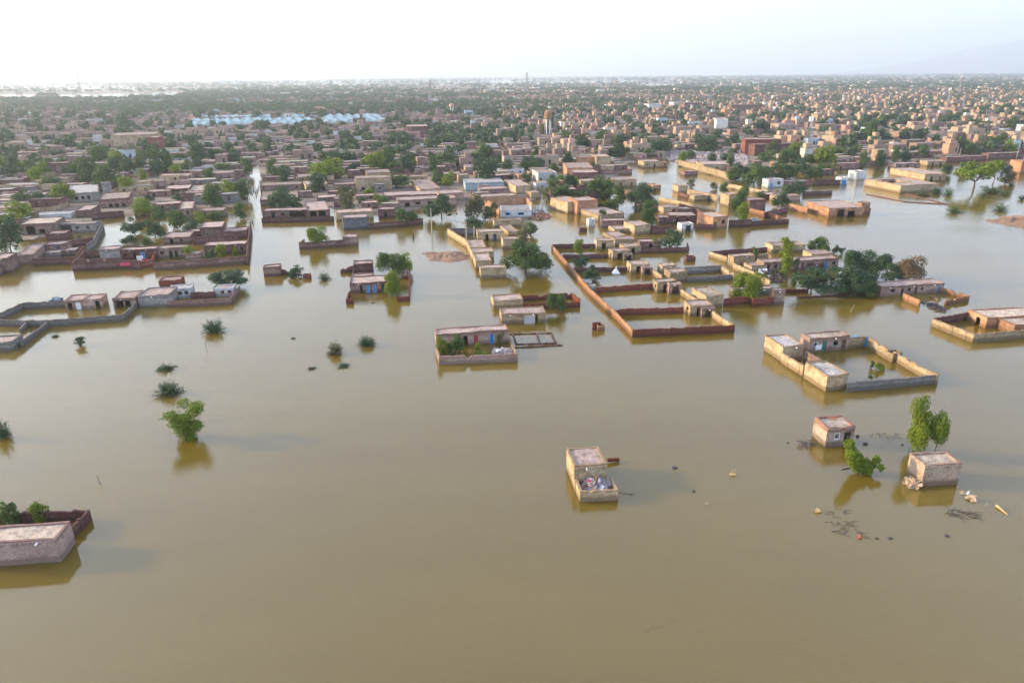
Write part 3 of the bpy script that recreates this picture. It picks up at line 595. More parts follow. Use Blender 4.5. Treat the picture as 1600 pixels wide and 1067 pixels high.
wall('tan', [(1030, 307.5), (1060, 314), (1118, 324)], h=1.6); wall('orange', [(1172, 325), (1200, 332), (1232, 342)], h=1.5, label='sunlit wall running to the pointed end of the mid-right yard'); wall('brown', [(1175, 346), (1232.5, 342.3)], h=1.4, label='dark front wall of the pointed mid-right yard')
house('orange', (1115, 339.5), (1140, 338), (1088, 332.5), 358, 'orange-sided house left of the tall dark-green tree', ops=[('d', .05, .25), ('w', .6, .8)], roof='roof_pale'); wall('brown', [(1140, 344), (1174, 343.5)], h=1.9)
wall('brown', [(1088, 350), (1115, 351)], h=1.3); house('white', (1065.5, 350), (1084, 349), (1058, 347), 362, 'small whitewashed gatehouse with a black doorway', ops=[('o', .35, .8)])
house('mud', (1030, 340), (1056, 339), (1027, 336), 350); house('tan', (1037, 324), (1061, 323), (1029, 320), 335); house('paleblue', (1175, 342), (1184, 341), 1.0, 351, 'tiny pale blue gate shed on the pointed yard wall', ops='n')
wall('brown', [(1000, 352), (1050, 355)], h=1.5); wall('brown', [(1195, 332), (1230, 324)], h=1.7)
# centre channel right bank
house('tan', (887, 316), (915, 314), (857, 309), 334, 'bright yellow-walled house on the right bank of the central channel', ops='n'); house('orange', (902.5, 314), (934.5, 312), (887, 309), 336, 'tall brick house on the right bank of the central channel', ops='n')
house('tan', (935, 336), (979, 334), (904, 326), 346, 'low sunlit house running along the right bank of the channel', ops='n'); house('mud', (941, 345), (979, 343), (940, 341), 356); house('white', (920, 343), (929, 342), 2, 355, 'tiny white shed on the bank of the central channel', ops='n')
house('tan', (992, 352.5), (1021, 352), (972, 346), 367, 'yellow-sided house behind the four-yard compound', ops='n'); wall('brown', [(1021, 356), (1052, 352)], h=1.8); house('tan', (955, 370), (981, 369), (941, 362.5), 378); house('brown', (906, 357), (917, 356), 1, 363, 'low brick box in the middle of the central channel', ops='n', roofless=True)
house('tan', (960, 358), (985, 357), (950, 353), 365)
# left bank row of the central channel, down to the tip
wall('tan', [(700, 357.5), (729, 375)], h=1.9, label='long yellow sunlit wall beside the mud bank'); wall('grey', [(701, 357), (760, 357)], h=1.9, label='grey back wall with posts beside the utility poles')
for mt, a, b_, c, yb, lab in [('tan', (734, 387), (760, 386), (729, 375), 400, 'first yellow-sided block of the row beside the mud bank'), ('tan', (738, 394.5), (771, 392), (735, 388), 408, 'second block of the row beside the mud bank'), ('tan', (743, 407), (768, 405.5), (739, 395.5), 421, 'third block of the row beside the mud bank'), ('tan', (751, 419.5), (792, 419), (747, 414), 435.5, 'last block at the near tip of the row, left of the great thorn tree'),
        ('tan', (746, 362.5), (787.5, 362), (744, 358), 377, 'house with two dark blue doorways right of the utility poles'), ('tan', (772.5, 345), (816, 343), (769, 342.5), 356, None), ('tan', (794, 362), (812, 362), (780, 352), 370, None), ('tan', (786, 374), (830, 372), (783, 370), 389, 'house with sunlit side just behind the great thorn tree')]:
    house(mt, a, b_, c, yb, lab, ops=[('o', .3, .42), ('d', .6, .72, 'navy')] if 'blue door' in (lab or '') else 'n')
house('white', (782.5, 329), (830, 326), (783, 321), 341, 'white and pale blue house with blue windows on the channel corner', ops=[('w', .15, .3, 'bluepaint'), ('w', .55, .75, 'bluepaint')], roof='roof_grey')
wall('orange', [(780, 321), (758, 311), (822, 307.5), (832, 317)], h=3, label='orange-brick roofless enclosure behind the white and blue house', broken=.12); house('paleblue', (727, 286), (787, 284), (724, 279), 300, 'long pale blue walled house behind the enclosure', ops='n', roof='roof_grey')
house('tan', (806, 291), (830, 290), (787, 281), 305, 'house with long yellow sunlit side right of the pale blue house', ops='n'); house('tan', (830, 301), (846, 301), (818, 298), 312)
# group with blue shutters in the left-centre water
house('mud', (546, 443), (605, 440), (549, 432), 459, 'half-sunk house with two blue shutters and bright trees at its right', ops=[('d', .26, .34, 'dark'), ('d', .43, .52, 'bluepaint'), ('d', .60, .69, 'bluepaint'), ('o', .84, .94)])
house('brown', (552, 413), (582.5, 412.5), (551.5, 407.5), 427, 'reddish rear block behind the half-sunk blue-shutter house', ops='n'); house('mud', (549, 433), (582, 432), (551, 427), 444, 'low middle roof between the two blocks of the blue-shutter house', ops='n')
wall('brick', [(546, 455), (541.5, 468), (551, 467)], h=.9, label='thin left yard wall of the half-sunk blue-shutter house'); wall('brick', [(640, 420), (639, 463), (621, 464)], h=.9, label='thin right yard wall of the half-sunk blue-shutter house'); wall('brown', [(532, 417), (551, 415), (551, 424)], h=1.4, name='ruined_wall', label='tumbled brick ruin at the left of the reddish rear block', broken=.5)
house('mud', (628, 425), (638, 424.5), 2.5, 436, 'tiny dark hut among the trees beside the blue-shutter house')
house('mud', (410.5, 417.5), (437.5, 416), (439.5, 412), 432.5, 'small brown cube house beside a thorn bush in left-centre water', ops='n'); wall('brown', [(440, 421), (458, 420.5)], h=1.2, label='short wall stub running right from the small brown cube house', broken=.3); house('brick', (473, 430), (484, 431), 1.2, 436, 'tiny red brick ruin between two thorn bushes', ops='n', roofless=True, name='ruined_house')
wall('mud', [(467.5, 379.5), (536, 375)], yb=390, label='low brown wall of the little islet house with a green tree'); wall('orange', [(467.5, 379.5), (475, 374)], h=1.4); house('mud', (535.5, 371), (558, 370), (537, 365.5), 384.5, 'plain block at the right end of the islet wall with the green tree', ops='n')
# left compound strip
wall('grey', [(-8, 500), (75, 500.5), (192, 491.5), (212, 472.5)], h=1.15, label='long grey front wall of the flooded left compound'); wall('grey', [(-8, 493), (34, 473.5), (100, 470)], h=1.25, label='grey rear wall of the flooded left compound')
house('plaster', (100, 470), (128.7, 469.5), (136, 460.5), 485, 'left half of the paired rooms inside the flooded left compound', ops=[('o', .12, .35), ('d', .5, .8, 'whitepaint')]); house('plaster', (130, 468), (156, 467.5), (164, 459.5), 483, 'right half of the paired rooms inside the flooded left compound', ops=[('o', .62, .88)])
house('plaster', (175, 467), (210, 466), (222.5, 454), 482, 'open-fronted porch house at the right of the flooded left compound', ops=[('b', .08, .45), ('o', .5, .75)]); house('grey', (214.5, 462.5), (261, 462), (275, 449), 481, 'large windowless grey block house in the left water', ops='n')
house('white', (264, 452), (299, 451), (296, 445), 468, 'whitewashed veranda house with two dark windows', ops=[('b', .04, .2), ('w', .35, .52), ('w', .64, .8)], roof='roof_grey'); house('brick', (247.5, 439.5), (280, 439.5), (282.5, 432.5), 449, 'small red-brown house behind the white veranda', ops='n')
house('white', (335, 451), (362.5, 451), (366, 445), 464, 'little white house with two red windows beside a thorn tree', ops=[('w', .3, .5, 'redpaint'), ('w', .7, .9, 'redpaint')]); wall('brown', [(299, 457), (335, 456)], h=1.2, label='dark wall linking the white veranda to the little white house')
wall('mud', [(262, 470.5), (359, 466.5), (374, 448)], h=1.2, label='brown front wall running below the two white houses'); house('grey', (-40, 537), (15, 535.5), (30.5, 524), 551, 'grey roofed block at the left edge below the long grey wall', ops='n')
wall('grey', [(32, 534), (76, 501)], h=.95, label='slanting grey wall beside the left-edge grey block'); wall('grey', [(31, 513), (45, 500)], h=.8, label='short grey inner wall beside the left-edge block')
# mauve unroofed rooms and street-side houses at left
wall('brown', [(112.5, 411), (191, 406.5), (218, 408)], h=1.95, label='tall mauve front wall of the unroofed rooms'); wall('brown', [(112.8, 410.8), (131, 392), (154, 391)], h=1.95, label='left and rear walls of the unroofed rooms'); wall('mud', [(118, 406), (189, 402.5)], h=1.9, label='inner long wall of the unroofed rooms')
for x, y in ((140, 409.5), (165, 408)): wall('mud', [(x, y), (x - 3, y - 4)], h=1.88)
house('grey', (154, 390), (184, 389.5), (187.5, 384.5), 409, 'pale grey block behind the unroofed rooms', ops='n'); house('brown', (185, 391), (242, 390.5), (242.5, 386), 407, 'brown house with a bright blue door beside the unroofed rooms', ops=[('w', .1, .2), ('o', .36, .46), ('d', .55, .66, 'bluepaint')])
wall('brick', [(219, 409), (236, 406), (242, 392)], h=1.6, label='broken red wall with a red gate left of the long arcaded houses', broken=.2)
house('plaster', (243, 388), (289, 387.5), (244, 384), 404, 'plastered house with two black doorways and two windows', ops=[('w', .12, .25), ('o', .40, .52), ('o', .58, .70), ('w', .82, .94)]); house('brown', (317, 384), (382.5, 383), (382.5, 377), 399, 'corner house by the flooded street with dark arches', ops=[('a', .35, .5), ('a', .65, .78), ('w', .85, .93)])
wall('mud', [(240, 411), (252, 410), (384.5, 400)], h=1.7, label='long brown street-corner front wall on the left side'); wall('mud', [(384.8, 400), (388, 372), (391, 345)], h=2.2, label='brown wall along the left side of the flooded street'); house('plaster', (289, 397), (313, 396), 3, 407, 'small shed set into the long street-corner wall', ops='n')
house('mud', (312, 356), (347.5, 356), (315, 347), 375); house('mud', (254, 372), (295, 372), (300, 363), 383); wall('brown', [(301, 371), (371, 367)], h=1.9); house('mud', (348, 362), (386, 360), (350, 356), 374); house('brown', (293, 362), (312, 361), 4, 371)
house('plaster', (30, 351), (82.5, 350.5), (92, 341), 370, 'pale house with a dark porch opening at far left', ops=[('b', .15, .4), ('o', .5, .65)], roof='roof_pale'); house('grey', (89, 350), (150, 348), (160, 344.5), 364, 'grey house with barred window at the left pool corner', ops=[('b', .05, .35), ('w', .45, .55), ('w', .75, .82)])
wall('grey', [(160, 346), (146, 375), (135, 381)], h=2.0, label='grey side wall beside the left pool'); wall('brown', [(102, 377), (144, 372)], h=1.7); house('brown', (71, 366), (100, 366), (103, 361), 377)
house('plaster', (26, 399), (51, 398), (69, 380.5), 414, 'long-roofed pale house left of the unroofed rooms', ops='n'); house('mud', (69, 382.5), (100, 382.5), (104, 377.5), 396); house('grey', (69.5, 395), (92.5, 395), (94.5, 391), 404); wall('brown', [(51, 404), (117, 401.5), (129, 384)], h=1.7, label='mauve wall linking the long-roofed pale house to the rooms')
house('mud', (-12, 404), (12, 403), (23, 395), 428, 'house at the left edge beside the long side wall', ops='n'); wall('mud', [(26, 396), (-6, 417)], h=2.2, label='slanting mauve wall at the left edge'); house('mud', (97, 392), (120, 390), 4, 401)
house('white', (32, 337), (107, 335), (110, 331), 346, 'long white-walled building at the left', ops='n', roof='roof_grey'); house('grey', (106, 303), (154, 303), (104, 290), 315, 'pale grey building with ornate open parapet at the left', ops=[('w', .2, .3), ('w', .4, .5), ('w', .6, .7)], roof='roof_grey', h=3.6); house('grey', (158, 286), (169, 285.5), 3, 306, 'short grey tower stub beside the ornate pale grey building', ops='n', h=5.5)
house('mud', (154, 312), (200, 312), (200, 302), 328, 'mud building with a row of three dark arches', ops=[('a', .3, .42), ('a', .5, .62), ('a', .72, .84)]); house('mud', (117, 329), (142.5, 328), (154, 320), 342); wall('brown', [(142, 334), (192, 329)], h=2); house('mud', (229, 300), (264, 299.5), (264, 296), 310)
house('plaster', (290, 304), (317, 305), (295, 290), 312, None, roof='roof_pale'); house('plaster', (280, 327), (301, 328), (302, 316), 340, None, roof='roof_pale'); house('mud', (311, 330), (349, 330), (350, 325), 341); house('brown', (256, 296), (296, 295), (297.5, 289), 306); house('mud', (240, 320), (282, 318), (238, 316), 330)
# right of the flooded street
house('mud', (409, 329.5), (478, 329), (412, 325.5), 342, 'long brown porch house right of the flooded street, left half', ops=[('o', .2, .28), ('w', .4, .5), ('b', .6, .95)]); house('mud', (480, 329), (516, 329), (508, 315), 341, 'wide-roofed right half of the long brown porch house', ops=[('b', .1, .4), ('b', .5, .8)]); wall('brown', [(409, 341), (521, 338)], h=1.5, label='long brown wall in front of the porch house by the street')
house('slate', (535.5, 341), (576, 340), (531, 336), 360, 'slate-grey concrete block house with a yellow-lit left side', ops='n'); house('tan', (525, 333), (584, 331), (518, 328), 346, 'sandy house directly behind the slate-grey block house', ops='n'); wall('brown', [(577, 349), (617, 346), (660, 341)], h=1.7, label='dark wall running right from the slate-grey block house', broken=.1)
for q in [('brown', (591, 327.5), (617.5, 326), 4, 341), ('mud', (565, 317.5), (590, 316), (564, 314), 328), ('plaster', (621, 313), (715, 311), (612, 308), 326), ('mud', (599, 306), (687, 304.5), (595.5, 300), 314), ('mud', (495, 309), (530, 307), (495.5, 304.5), 317), ('mud', (406, 312.5), (430, 312), (406, 305.5), 323), ('mud', (465, 300), (486, 299.5), 4, 311),
          ('tan', (477.5, 289), (512.5, 287.5), (471, 283), 301), ('tan', (466, 277), (495, 275.5), (463, 272.5), 284), ('plaster', (406, 290), (470, 289), (406, 285.5), 300), ('tan', (657, 296), (689, 294), (640, 281), 306), ('plaster', (686, 302.5), (729, 305), (675, 297.5), 316), ('mud', (555, 307), (584, 303), 5, 314),
          ('tan', (959, 281), (994, 280), (952, 276), 293), ('brown', (897, 270), (936, 269), (890, 265), 290), ('white', (841, 270), (868, 268), (832, 265), 286), ('paleblue', (872, 275), (897, 274), 5, 286), ('tan', (1006, 252.5), (1029, 251), (997, 250), 263), ('mud', (690, 272), (720, 271), 6, 284), ('brown', (760, 275), (800, 272), 6, 285), ('mud', (800, 283), (822, 282), 5, 294), ('mud', (512, 300), (552, 298), 5, 308), ('tan', (640, 276), (668, 276), 5, 285)]: house(*q, ops=[('o', .12, .2), ('w', .3, .38), ('w', .5, .58), ('d', .72, .78, 'bluepaint')] if q[1] == (621, 313) else ())
house('tan', (555, 279), (612, 277.5), (552, 275), 294, 'two-storey arcaded house beyond the flooded street', h=5, ops=[('a', .15, .25), ('a', .4, .5), ('a', .65, .75)]); house('tan', (574, 270.5), (611, 269.5), (570, 265.5), 281, None, h=4)
house('orange', (886, 262.5), (926, 261), (880, 254), 280, 'tall two-storey pinkish brick house behind the channel', h=5.5); house('tan', (932, 245), (955, 245), (924.5, 241), 262, 'tall yellow-sided tower house behind the channel', h=5.5, ops='n'); house('orange', (905, 246), (930, 245), 5, 262, None, h=5); house('pink', (868, 214), (892, 214), (864, 212), 228, 'small pink building in front of the water tower', h=5, ops='n')
# ------------------------------------------------------------------ landmark buildings farther back
house('tan', (172, 212), (238, 213), (170, 208), 223, 'long cream arcaded two-storey building in the left middle distance', h=8, ops=[('a', .05 + .1 * i, .11 + .1 * i) for i in range(9)]); house('brick', (229, 215), (246, 215), 9, 229, 'red-fronted end block of the long cream arcaded building', h=8); house('white', (144, 212), (156, 211), 7, 226, 'white two-storey house left of the long cream arcaded building', h=8)
house('brown', (636, 198), (670, 198), (634, 195), 210, 'dark two-storey block with pale roof edge in the middle distance', h=8); house('orange', (590, 204), (633, 204), (588, 203), 213, 'orange building with a straight white roof edge', h=6)
house('yellow', (1379, 188), (1387, 187.5), 8, 196, 'bright yellow house in the right middle distance', h=6, ops='n'); house('white', (1120, 187), (1140, 188), (1119, 184), 203, 'tall white building in the right middle distance', h=9); house('brick', (1165, 218), (1225, 219), (1163, 216), 233, 'long red-brown two-storey building above the rubble field', h=8); house('tan', (1165, 226), (1180, 226), 5, 238, 'yellow lower wall left of the long red-brown building', ops='n', h=4)
house('white', (1014, 163), (1031, 162.5), 14, 172, 'white building left of the far plateau block', h=10); house('white', (1053, 160), (1070, 159), 14, 169, 'white cube on the far town ridge', h=10); house('mud', (1070, 161), (1102, 161), 14, 169, 'long brownish block beside the far white cube', h=9); house('mud', (1143, 164), (1210, 165), 12, 177, 'very long low brown block on the right town ridge', h=10)
house('brown', (1180, 226), (1255, 224), 8, 240, 'dark long block behind the rubble field', h=6); house('orange', (1133, 171), (1144, 171), 8, 187, 'narrow orange tower block in the right middle distance', h=11); house('tan', (1278, 178), (1290, 178), 9, 190, None, h=8)
for q in [('brown', (1275, 266), (1305, 265), 5, 275), ('mud', (1310, 256), (1350, 255), 5, 266), ('mud', (1197, 304), (1216, 303), 5, 311), ('plaster', (1216, 307), (1250, 305), 5, 316), ('brown', (1172, 313), (1195, 311), 5, 331), ('tan', (1155, 262), (1185, 262), 5, 270), ('orange', (1030, 254), (1045, 254), 4, 262), ('brown', (1045, 337), (1086, 334), (1042, 331), 349), ('mud', (1058, 327), (1082, 326), 4, 336),
          ('tan', (1220, 258), (1245, 257), 5, 268), ('mud', (1230, 284), (1268, 283), 5, 292), ('mud', (985, 300), (1010, 299), 5, 308), ('mud', (1000, 320), (1028, 318), 4, 330), ('brown', (1142, 262), (1165, 261), 4, 270), ('mud', (1070, 268), (1090, 267), 4, 275), ('mud', (1000, 378), (1032, 377), (998, 373), 389), ('tan', (1085, 306), (1120, 305), 4, 315), ('brown', (925, 300), (955, 299), 5, 310), ('mud', (880, 296), (902, 295), 5, 306), ('plaster', (1400, 256), (1440, 255), 5, 264), ('tan', (1450, 252), (1478, 251), 5, 260), ('brown', (1480, 246), (1540, 243), 4, 254), ('mud', (1545, 240), (1600, 238), 4, 249)]: house(*q)
wall('brown', [(1272, 282), (1313, 281)], h=2); wall('tan', [(1128, 285), (1160, 291), (1190, 297)], h=1.8); wall('brown', [(1060, 300), (1075, 304)], h=1.5); wall('brown', [(1100, 333), (1086, 325), (1062, 318)], h=1.5); wall('mud', [(1255, 300), (1300, 298)], h=1.4)
# ------------------------------------------------------------------ trees and bushes (kind, centre x, y, width, height, leaf, base y, label)
for q in [('column', 1440, 664, 36, 84, 'leaf_bright', 708, 'tall bushy green tree directly behind the speckled brick cube house', True), ('ball', 1467, 666, 30, 42, 'leaf_lime', 712, 'neat egg-shaped treetop on a slim trunk beside the tall bushy tree', True),
          ('lean', 1350, 713, 66, 46, 'leaf_bright', 742, 'leaning bright green sapling in the water below the white-framed window house', True), ('vase', 292, 658, 60, 50, 'leaf_bright', 683, 'bright yellow-green tree alone in the left open water', True),
          ('frond', 332, 507, 37, 24, 'leaf_dark', 518, 'round thorn bush above the thin stick in the left water', True), ('flat', 258, 571, 31, 13, 'leaf_dark', 577, 'small sparse thorn bush, upper of the two beside each other at left', True), ('frond', 261, 604, 43, 22, 'leaf_dark', 615, 'wide dark thorn bush above the bright yellow-green tree', True),
          ('frond', 523, 541, 28, 23, 'leaf_olive', 552, 'olive bush with straw-coloured side in the centre-left water', True), ('frond', 573, 531, 31, 17, 'leaf_dark', 539, 'neat dark thorn bush right of the olive bush', True), ('flat', 537, 568, 21, 9, 'leaf_dark', 572, 'tiny low bush below the olive bush'), ('flat', 487, 574, 15, 5, 'leaf_dark', 576, 'a few twig tips showing left of the tiny low bush'), ('flat', 458, 527, 8, 4, 'leaf_dark', 529, 'faint twig tips in the centre-left water, upper of the two'),
          ('flat', 86, 523, 14, 6, 'leaf_dark', 526, 'small sprig in the water right of the left-edge grey block'), ('spiky', 125, 533, 17, 13, 'leaf_dark', 540, 'sparse grey-green sprig right of the small sprig'), ('frond', 0, 665, 26, 36, 'leaf_dark', 684, 'dark bush cut by the left edge of the picture', True),
          ('umbrella', 356, 437, 60, 30, 'leaf_dark', 450, 'broad dark thorn tree leaning over the little white house', True), ('spiky', 462, 424, 26, 16, 'leaf_dark', 433, 'ragged thorn bush by the short wall stub'), ('frond', 506, 430, 22, 15, 'leaf_dark', 437, 'round thorn bush right of the tiny red ruin'),
          ('round', 611, 412, 46, 34, 'leaf_mid', 430, 'large tree behind the blue-shutter house', True), ('round', 633, 409, 24, 30, 'leaf_bright', 428, 'brighter tree at the right of the large one behind the blue-shutter house'), ('column', 613, 443, 27, 38, 'leaf_bright', 462, 'bright upright tree at the right end of the blue-shutter house', True), ('round', 494, 369, 36, 30, 'leaf_bright', 385, 'green tree leaning out of the islet wall', True),
          ('round', 690, 538, 19, 29, 'leaf_bright', 556, 'left tree in the yard of the blue-door house'), ('round', 711, 538, 29, 28, 'leaf_mid', 553, 'dark leafy tree in the yard of the blue-door house'), ('frond', 751, 551, 25, 12, 'leaf_bright', 557, 'low green bush in the middle of the blue-door yard'), ('spiky', 747, 540, 13, 12, 'leaf_bright', 548, 'weedy sprout before the blue-door house'), ('spiky', 781, 530, 15, 20, 'leaf_olive', 542, 'thin grey-green sapling right of the blue door'),
          ('umbrella', 820, 398, 84, 46, 'leaf_mid', 425, 'great spreading thorn tree at the centre of the channel', True), ('column', 816, 368, 20, 34, 'leaf_olive', 390, 'thin dark conifer-like tree behind the great thorn tree'), ('round', 829, 357, 22, 18, 'leaf_mid', 368, 'small tree behind the great thorn tree'), ('round', 869.7, 472, 32, 28, 'leaf_mid', 487, 'round green bush-tree at the red-brown yard wall', True),
          ('umbrella', 927, 427, 33, 22, 'leaf_dark', 438, 'blue-green thorn tree below the white tent', True), ('umbrella', 908, 406, 30, 18, 'leaf_dark', 416, 'blue-green thorn tree above the white tent'), ('round', 904, 384, 17, 21, 'leaf_bright', 397, 'bright small tree at the rear of the four-yard compound'), ('ball', 924, 390, 7, 9, 'leaf_bright', 396, 'tiny round shrub at the rear of the four-yard compound'),
          ('round', 1050, 373, 38, 27, 'leaf_dark', 387, 'wide dark tree behind the rear yard wall, right'), ('round', 1026, 379, 17, 13, 'leaf_bright', 387, 'small yellow-green bush left of the wide dark tree'), ('round', 1168, 445, 50, 40, 'leaf_bright', 468, 'big leafy willow-like tree inside the stepped red wall', True),
          ('round', 1375, 571, 16, 9, 'leaf_bright', 578, 'green plant in the flooded yard of the large compound, right'), ('round', 1363, 568, 7, 9, 'leaf_mid', 575, 'green plant in the flooded yard of the large compound, left'), ('flat', 1361, 585, 9, 6, 'leaf_mid', 589, 'small sprig low in the flooded yard of the large compound'),
          ('column', 1230, 384, 24, 26, 'leaf_bright', 399, 'upright tree before the rear sunlit farm house'), ('column', 1231, 412, 23, 30, 'leaf_bright', 430, 'upright tree in front of the long plastered farmhouse'), ('spiky', 1245, 415, 10, 24, 'leaf_olive', 430, 'thin grey tree beside the upright farmhouse tree'), ('round', 1178, 395, 15, 17, 'leaf_mid', 408, 'small tree on the farm boundary, upper'), ('frond', 1163, 405, 16, 13, 'leaf_mid', 412, 'bush beside the farm boundary block'),
          ('round', 1284, 381, 25, 22, 'leaf_mid', 393, 'tall dense tree behind the raised sandy block'), ('round', 1267, 383, 13, 14, 'leaf_mid', 392, 'small dense tree left of the tall dense one'), ('round', 1291, 389, 14, 11, 'leaf_mid', 396, 'low crown in front of the tall dense tree'), ('round', 1306, 389, 10, 12, 'leaf_mid', 396, 'isolated small tree at the right of the raised block'), ('spiky', 1315, 391, 10, 8, 'leaf_dark', 397, 'last sprig of the tree line behind the farm'),
          ('round', 1341, 406, 48, 32, 'leaf_dark', 430, 'big dark tree at the middle of the thorn grove', True), ('round', 1372, 412, 46, 30, 'leaf_dark', 434, 'second big dark tree of the thorn grove', True), ('round', 1423, 420, 50, 36, 'leaf_dry', 442, 'brownish tree at the right end of the thorn grove', True), ('round', 1398, 424, 38, 26, 'leaf_dark', 440, 'grey-green tree next to the brownish tree'),
          ('umbrella', 1322, 430, 90, 32, 'leaf_dark', 455, 'widest flat-topped tree of the thorn grove', True), ('umbrella', 1270, 436, 58, 34, 'leaf_dark', 458, 'flat-topped thorn tree at the left of the grove', True), ('umbrella', 1339, 441, 44, 34, 'leaf_dark', 461, 'lower thorn tree in front of the grove', True), ('umbrella', 1357, 450, 32, 22, 'leaf_mid', 464, 'small bushy tree beside the long low house', True), ('round', 1240, 440, 10, 10, 'leaf_mid', 447, 'small shrub at the left foot of the grove'),
          ('column', 1157, 313, 27, 44, 'leaf_mid', 342, 'tall dark-green tree above the mid-right yard', True), ('column', 1160, 330, 20, 28, 'leaf_bright', 346, 'brighter tree in front of the tall dark-green tree'), ('column', 1015, 332, 30, 38, 'leaf_mid', 352, 'upright green tree right of the channel houses', True), ('round', 1003, 306, 50, 36, 'leaf_dark', 328, 'broad pale-topped tree behind the upright green tree', True)]: tree(*q[:5], q[5], q[6], q[7], len(q) > 8)
for q in """u 1222 312 28 22 d;r 1240 296 35 24 d;r 1189 304 16 11 m;r 1131 293 16 17 m;s 1080 286 14 12 o;r 1116 290 12 10 o;u 870 294 46 28 m;r 931 291 32 30 m;r 951 294 28 28 m;r 967 307 24 34 m;r 955 320 24 18 m;r 935 322 15 11 d;r 942 335 16 15 m;r 822 279 20 16 m;r 864 279 13 14 m;r 885 300 22 14 o;r 905 303 20 12 m
k 1526 268 58 28 b 296;k 1555 266 32 28 b 289;s 1574 271 24 30 o 288;f 1550 294 38 13 m;f 1537 304 11 8 m;f 1492 324 24 14 m;f 1564 322 25 12 m;f 1574 300 14 9 m;f 1581 286 12 8 d;f 1598 307 14 8 d;f 1466 296 22 11 d;f 1483 297 17 14 m;f 1442 300 26 10 o;r 1508 262 18 16 m;r 1480 264 16 18 d
r 10 366 40 50 d 392;r 32 312 28 28 m;r 57 312 25 24 d;r 77 287 36 22 m;r 62 267 26 26 b;r 15 269 30 22 d;r 45 261 24 18 m;r 110 270 26 22 d;r 135 271 24 30 m;r 170 276 40 36 m;r 150 292 16 18 m;r 222 275 14 22 b;r 180 252 28 32 b;r 250 250 38 40 m;c 290 262 18 24 m;r 220 324 32 28 b;r 246 334 24 24 m;u 208 352 36 24 d;r 240 356 28 26 d;r 275 343 28 28 m;r 298 352 24 22 d;r 312 342 20 22 b;r 337 338 28 16 m;r 332 306 34 36 m;r 358 297 26 30 b;r 381 295 24 32 m;r 373 329 20 24 m;u 283 308 26 16 d;r 349 264 34 18 m;r 386 260 18 24 m;c 296 394 17 20 b 405;r 327 399 17 17 d 408;r 345 391 16 19 b 403;c 367 394 10 13 b 402;f 343 365 28 10 d;u 203 374 26 13 d 381;f 228 374 22 12 m;r 233 309 14 10 d;r 160 240 24 24 m;r 200 238 30 22 m;c 20 255 22 26 d;r 100 255 22 18 m;r 305 240 26 26 m
r 442 309 44 30 d;r 460 317 28 16 m;r 430 315 24 20 d;c 424 261 18 26 m;r 444 266 14 13 m;r 511 265 56 34 b;c 542 310 28 40 o;u 619 283 46 20 m;r 600 283 18 12 d;u 601 316 26 18 m;r 592 310 18 14 b;r 634 338 36 26 m 351;u 688 322 48 36 d 341;r 700 279 20 22 b;r 684 277 22 22 m;c 674 259 16 28 m;r 740 322 30 34 o;r 766 330 22 24 d;u 742 348 34 16 d;r 702 251 44 24 m;r 728 254 26 18 d;r 579 256 18 20 m;r 555 262 24 14 d;r 525 247 30 20 d;r 620 262 30 20 m;r 650 258 26 16 b;r 484 262 16 16 d;r 575 300 20 12 b;r 566 313 16 10 m
r 770 258 28 20 m;r 752 240 40 30 m;r 790 250 30 18 d;r 820 262 30 16 m;r 845 250 20 18 d;r 890 215 36 22 m;r 910 220 30 24 d;r 920 262 30 12 m;r 945 218 34 22 m;r 975 222 40 26 d;r 1005 224 40 24 m;r 1030 228 40 24 d;r 1015 240 20 16 m;r 860 190 14 30 d;r 850 205 16 22 m;r 800 218 18 22 d
r 1100 202 14 12 m;r 1120 212 22 20 d;r 1108 225 44 22 d;r 1182 200 38 26 d;r 1075 242 24 14 m;r 1112 246 16 12 d;r 1131 245 14 12 d;r 1145 236 18 8 m;r 1200 244 30 16 m;r 1206 232 22 26 o;c 1222 247 22 28 m;r 1240 248 26 22 d;r 1262 250 20 18 m;r 1290 243 40 32 b;r 1310 238 26 18 m;r 1328 242 22 18 d;r 1338 236 18 20 m;r 1350 250 14 26 m;r 1376 247 18 24 d;c 1402 241 14 24 m;r 1415 243 20 18 d;r 1160 266 30 22 d;r 1180 272 36 30 m;r 1205 268 34 24 d;r 1230 268 34 24 m;r 1255 260 30 20 d;r 1275 268 24 22 m;r 1145 272 24 20 m;r 1300 262 20 14 m;r 1218 255 20 14 m
r 1350 192 24 26 d;r 1362 205 22 40 m;r 1378 216 40 14 d;r 1490 226 28 22 m;r 1510 228 26 18 m;r 1522 232 30 18 d;r 1545 224 28 22 d;r 1560 220 24 24 m;r 1580 228 22 20 b;r 1470 190 20 16 m;r 1490 186 30 16 d;r 1540 196 26 14 m;r 1580 195 22 18 m;r 1440 188 18 14 d;r 1420 180 16 10 m""".replace('\n', ';').split(';'):
    p = q.split(); kd = {'k': 'flatcrown', 'u': 'umbrella', 'r': 'round', 's': 'spiky', 'c': 'column', 'f': 'frond'}[p[0]]; lf = {'d': 'leaf_dark', 'm': 'leaf_mid', 'b': 'leaf_bright', 'o': 'leaf_olive'}[p[5]]
    v = [float(a) for a in p[1:5]]
    tree(kd, v[0], v[1], v[2] * 1.05, v[3] * 1.05, lf, float(p[6]) if len(p) > 6 else None)
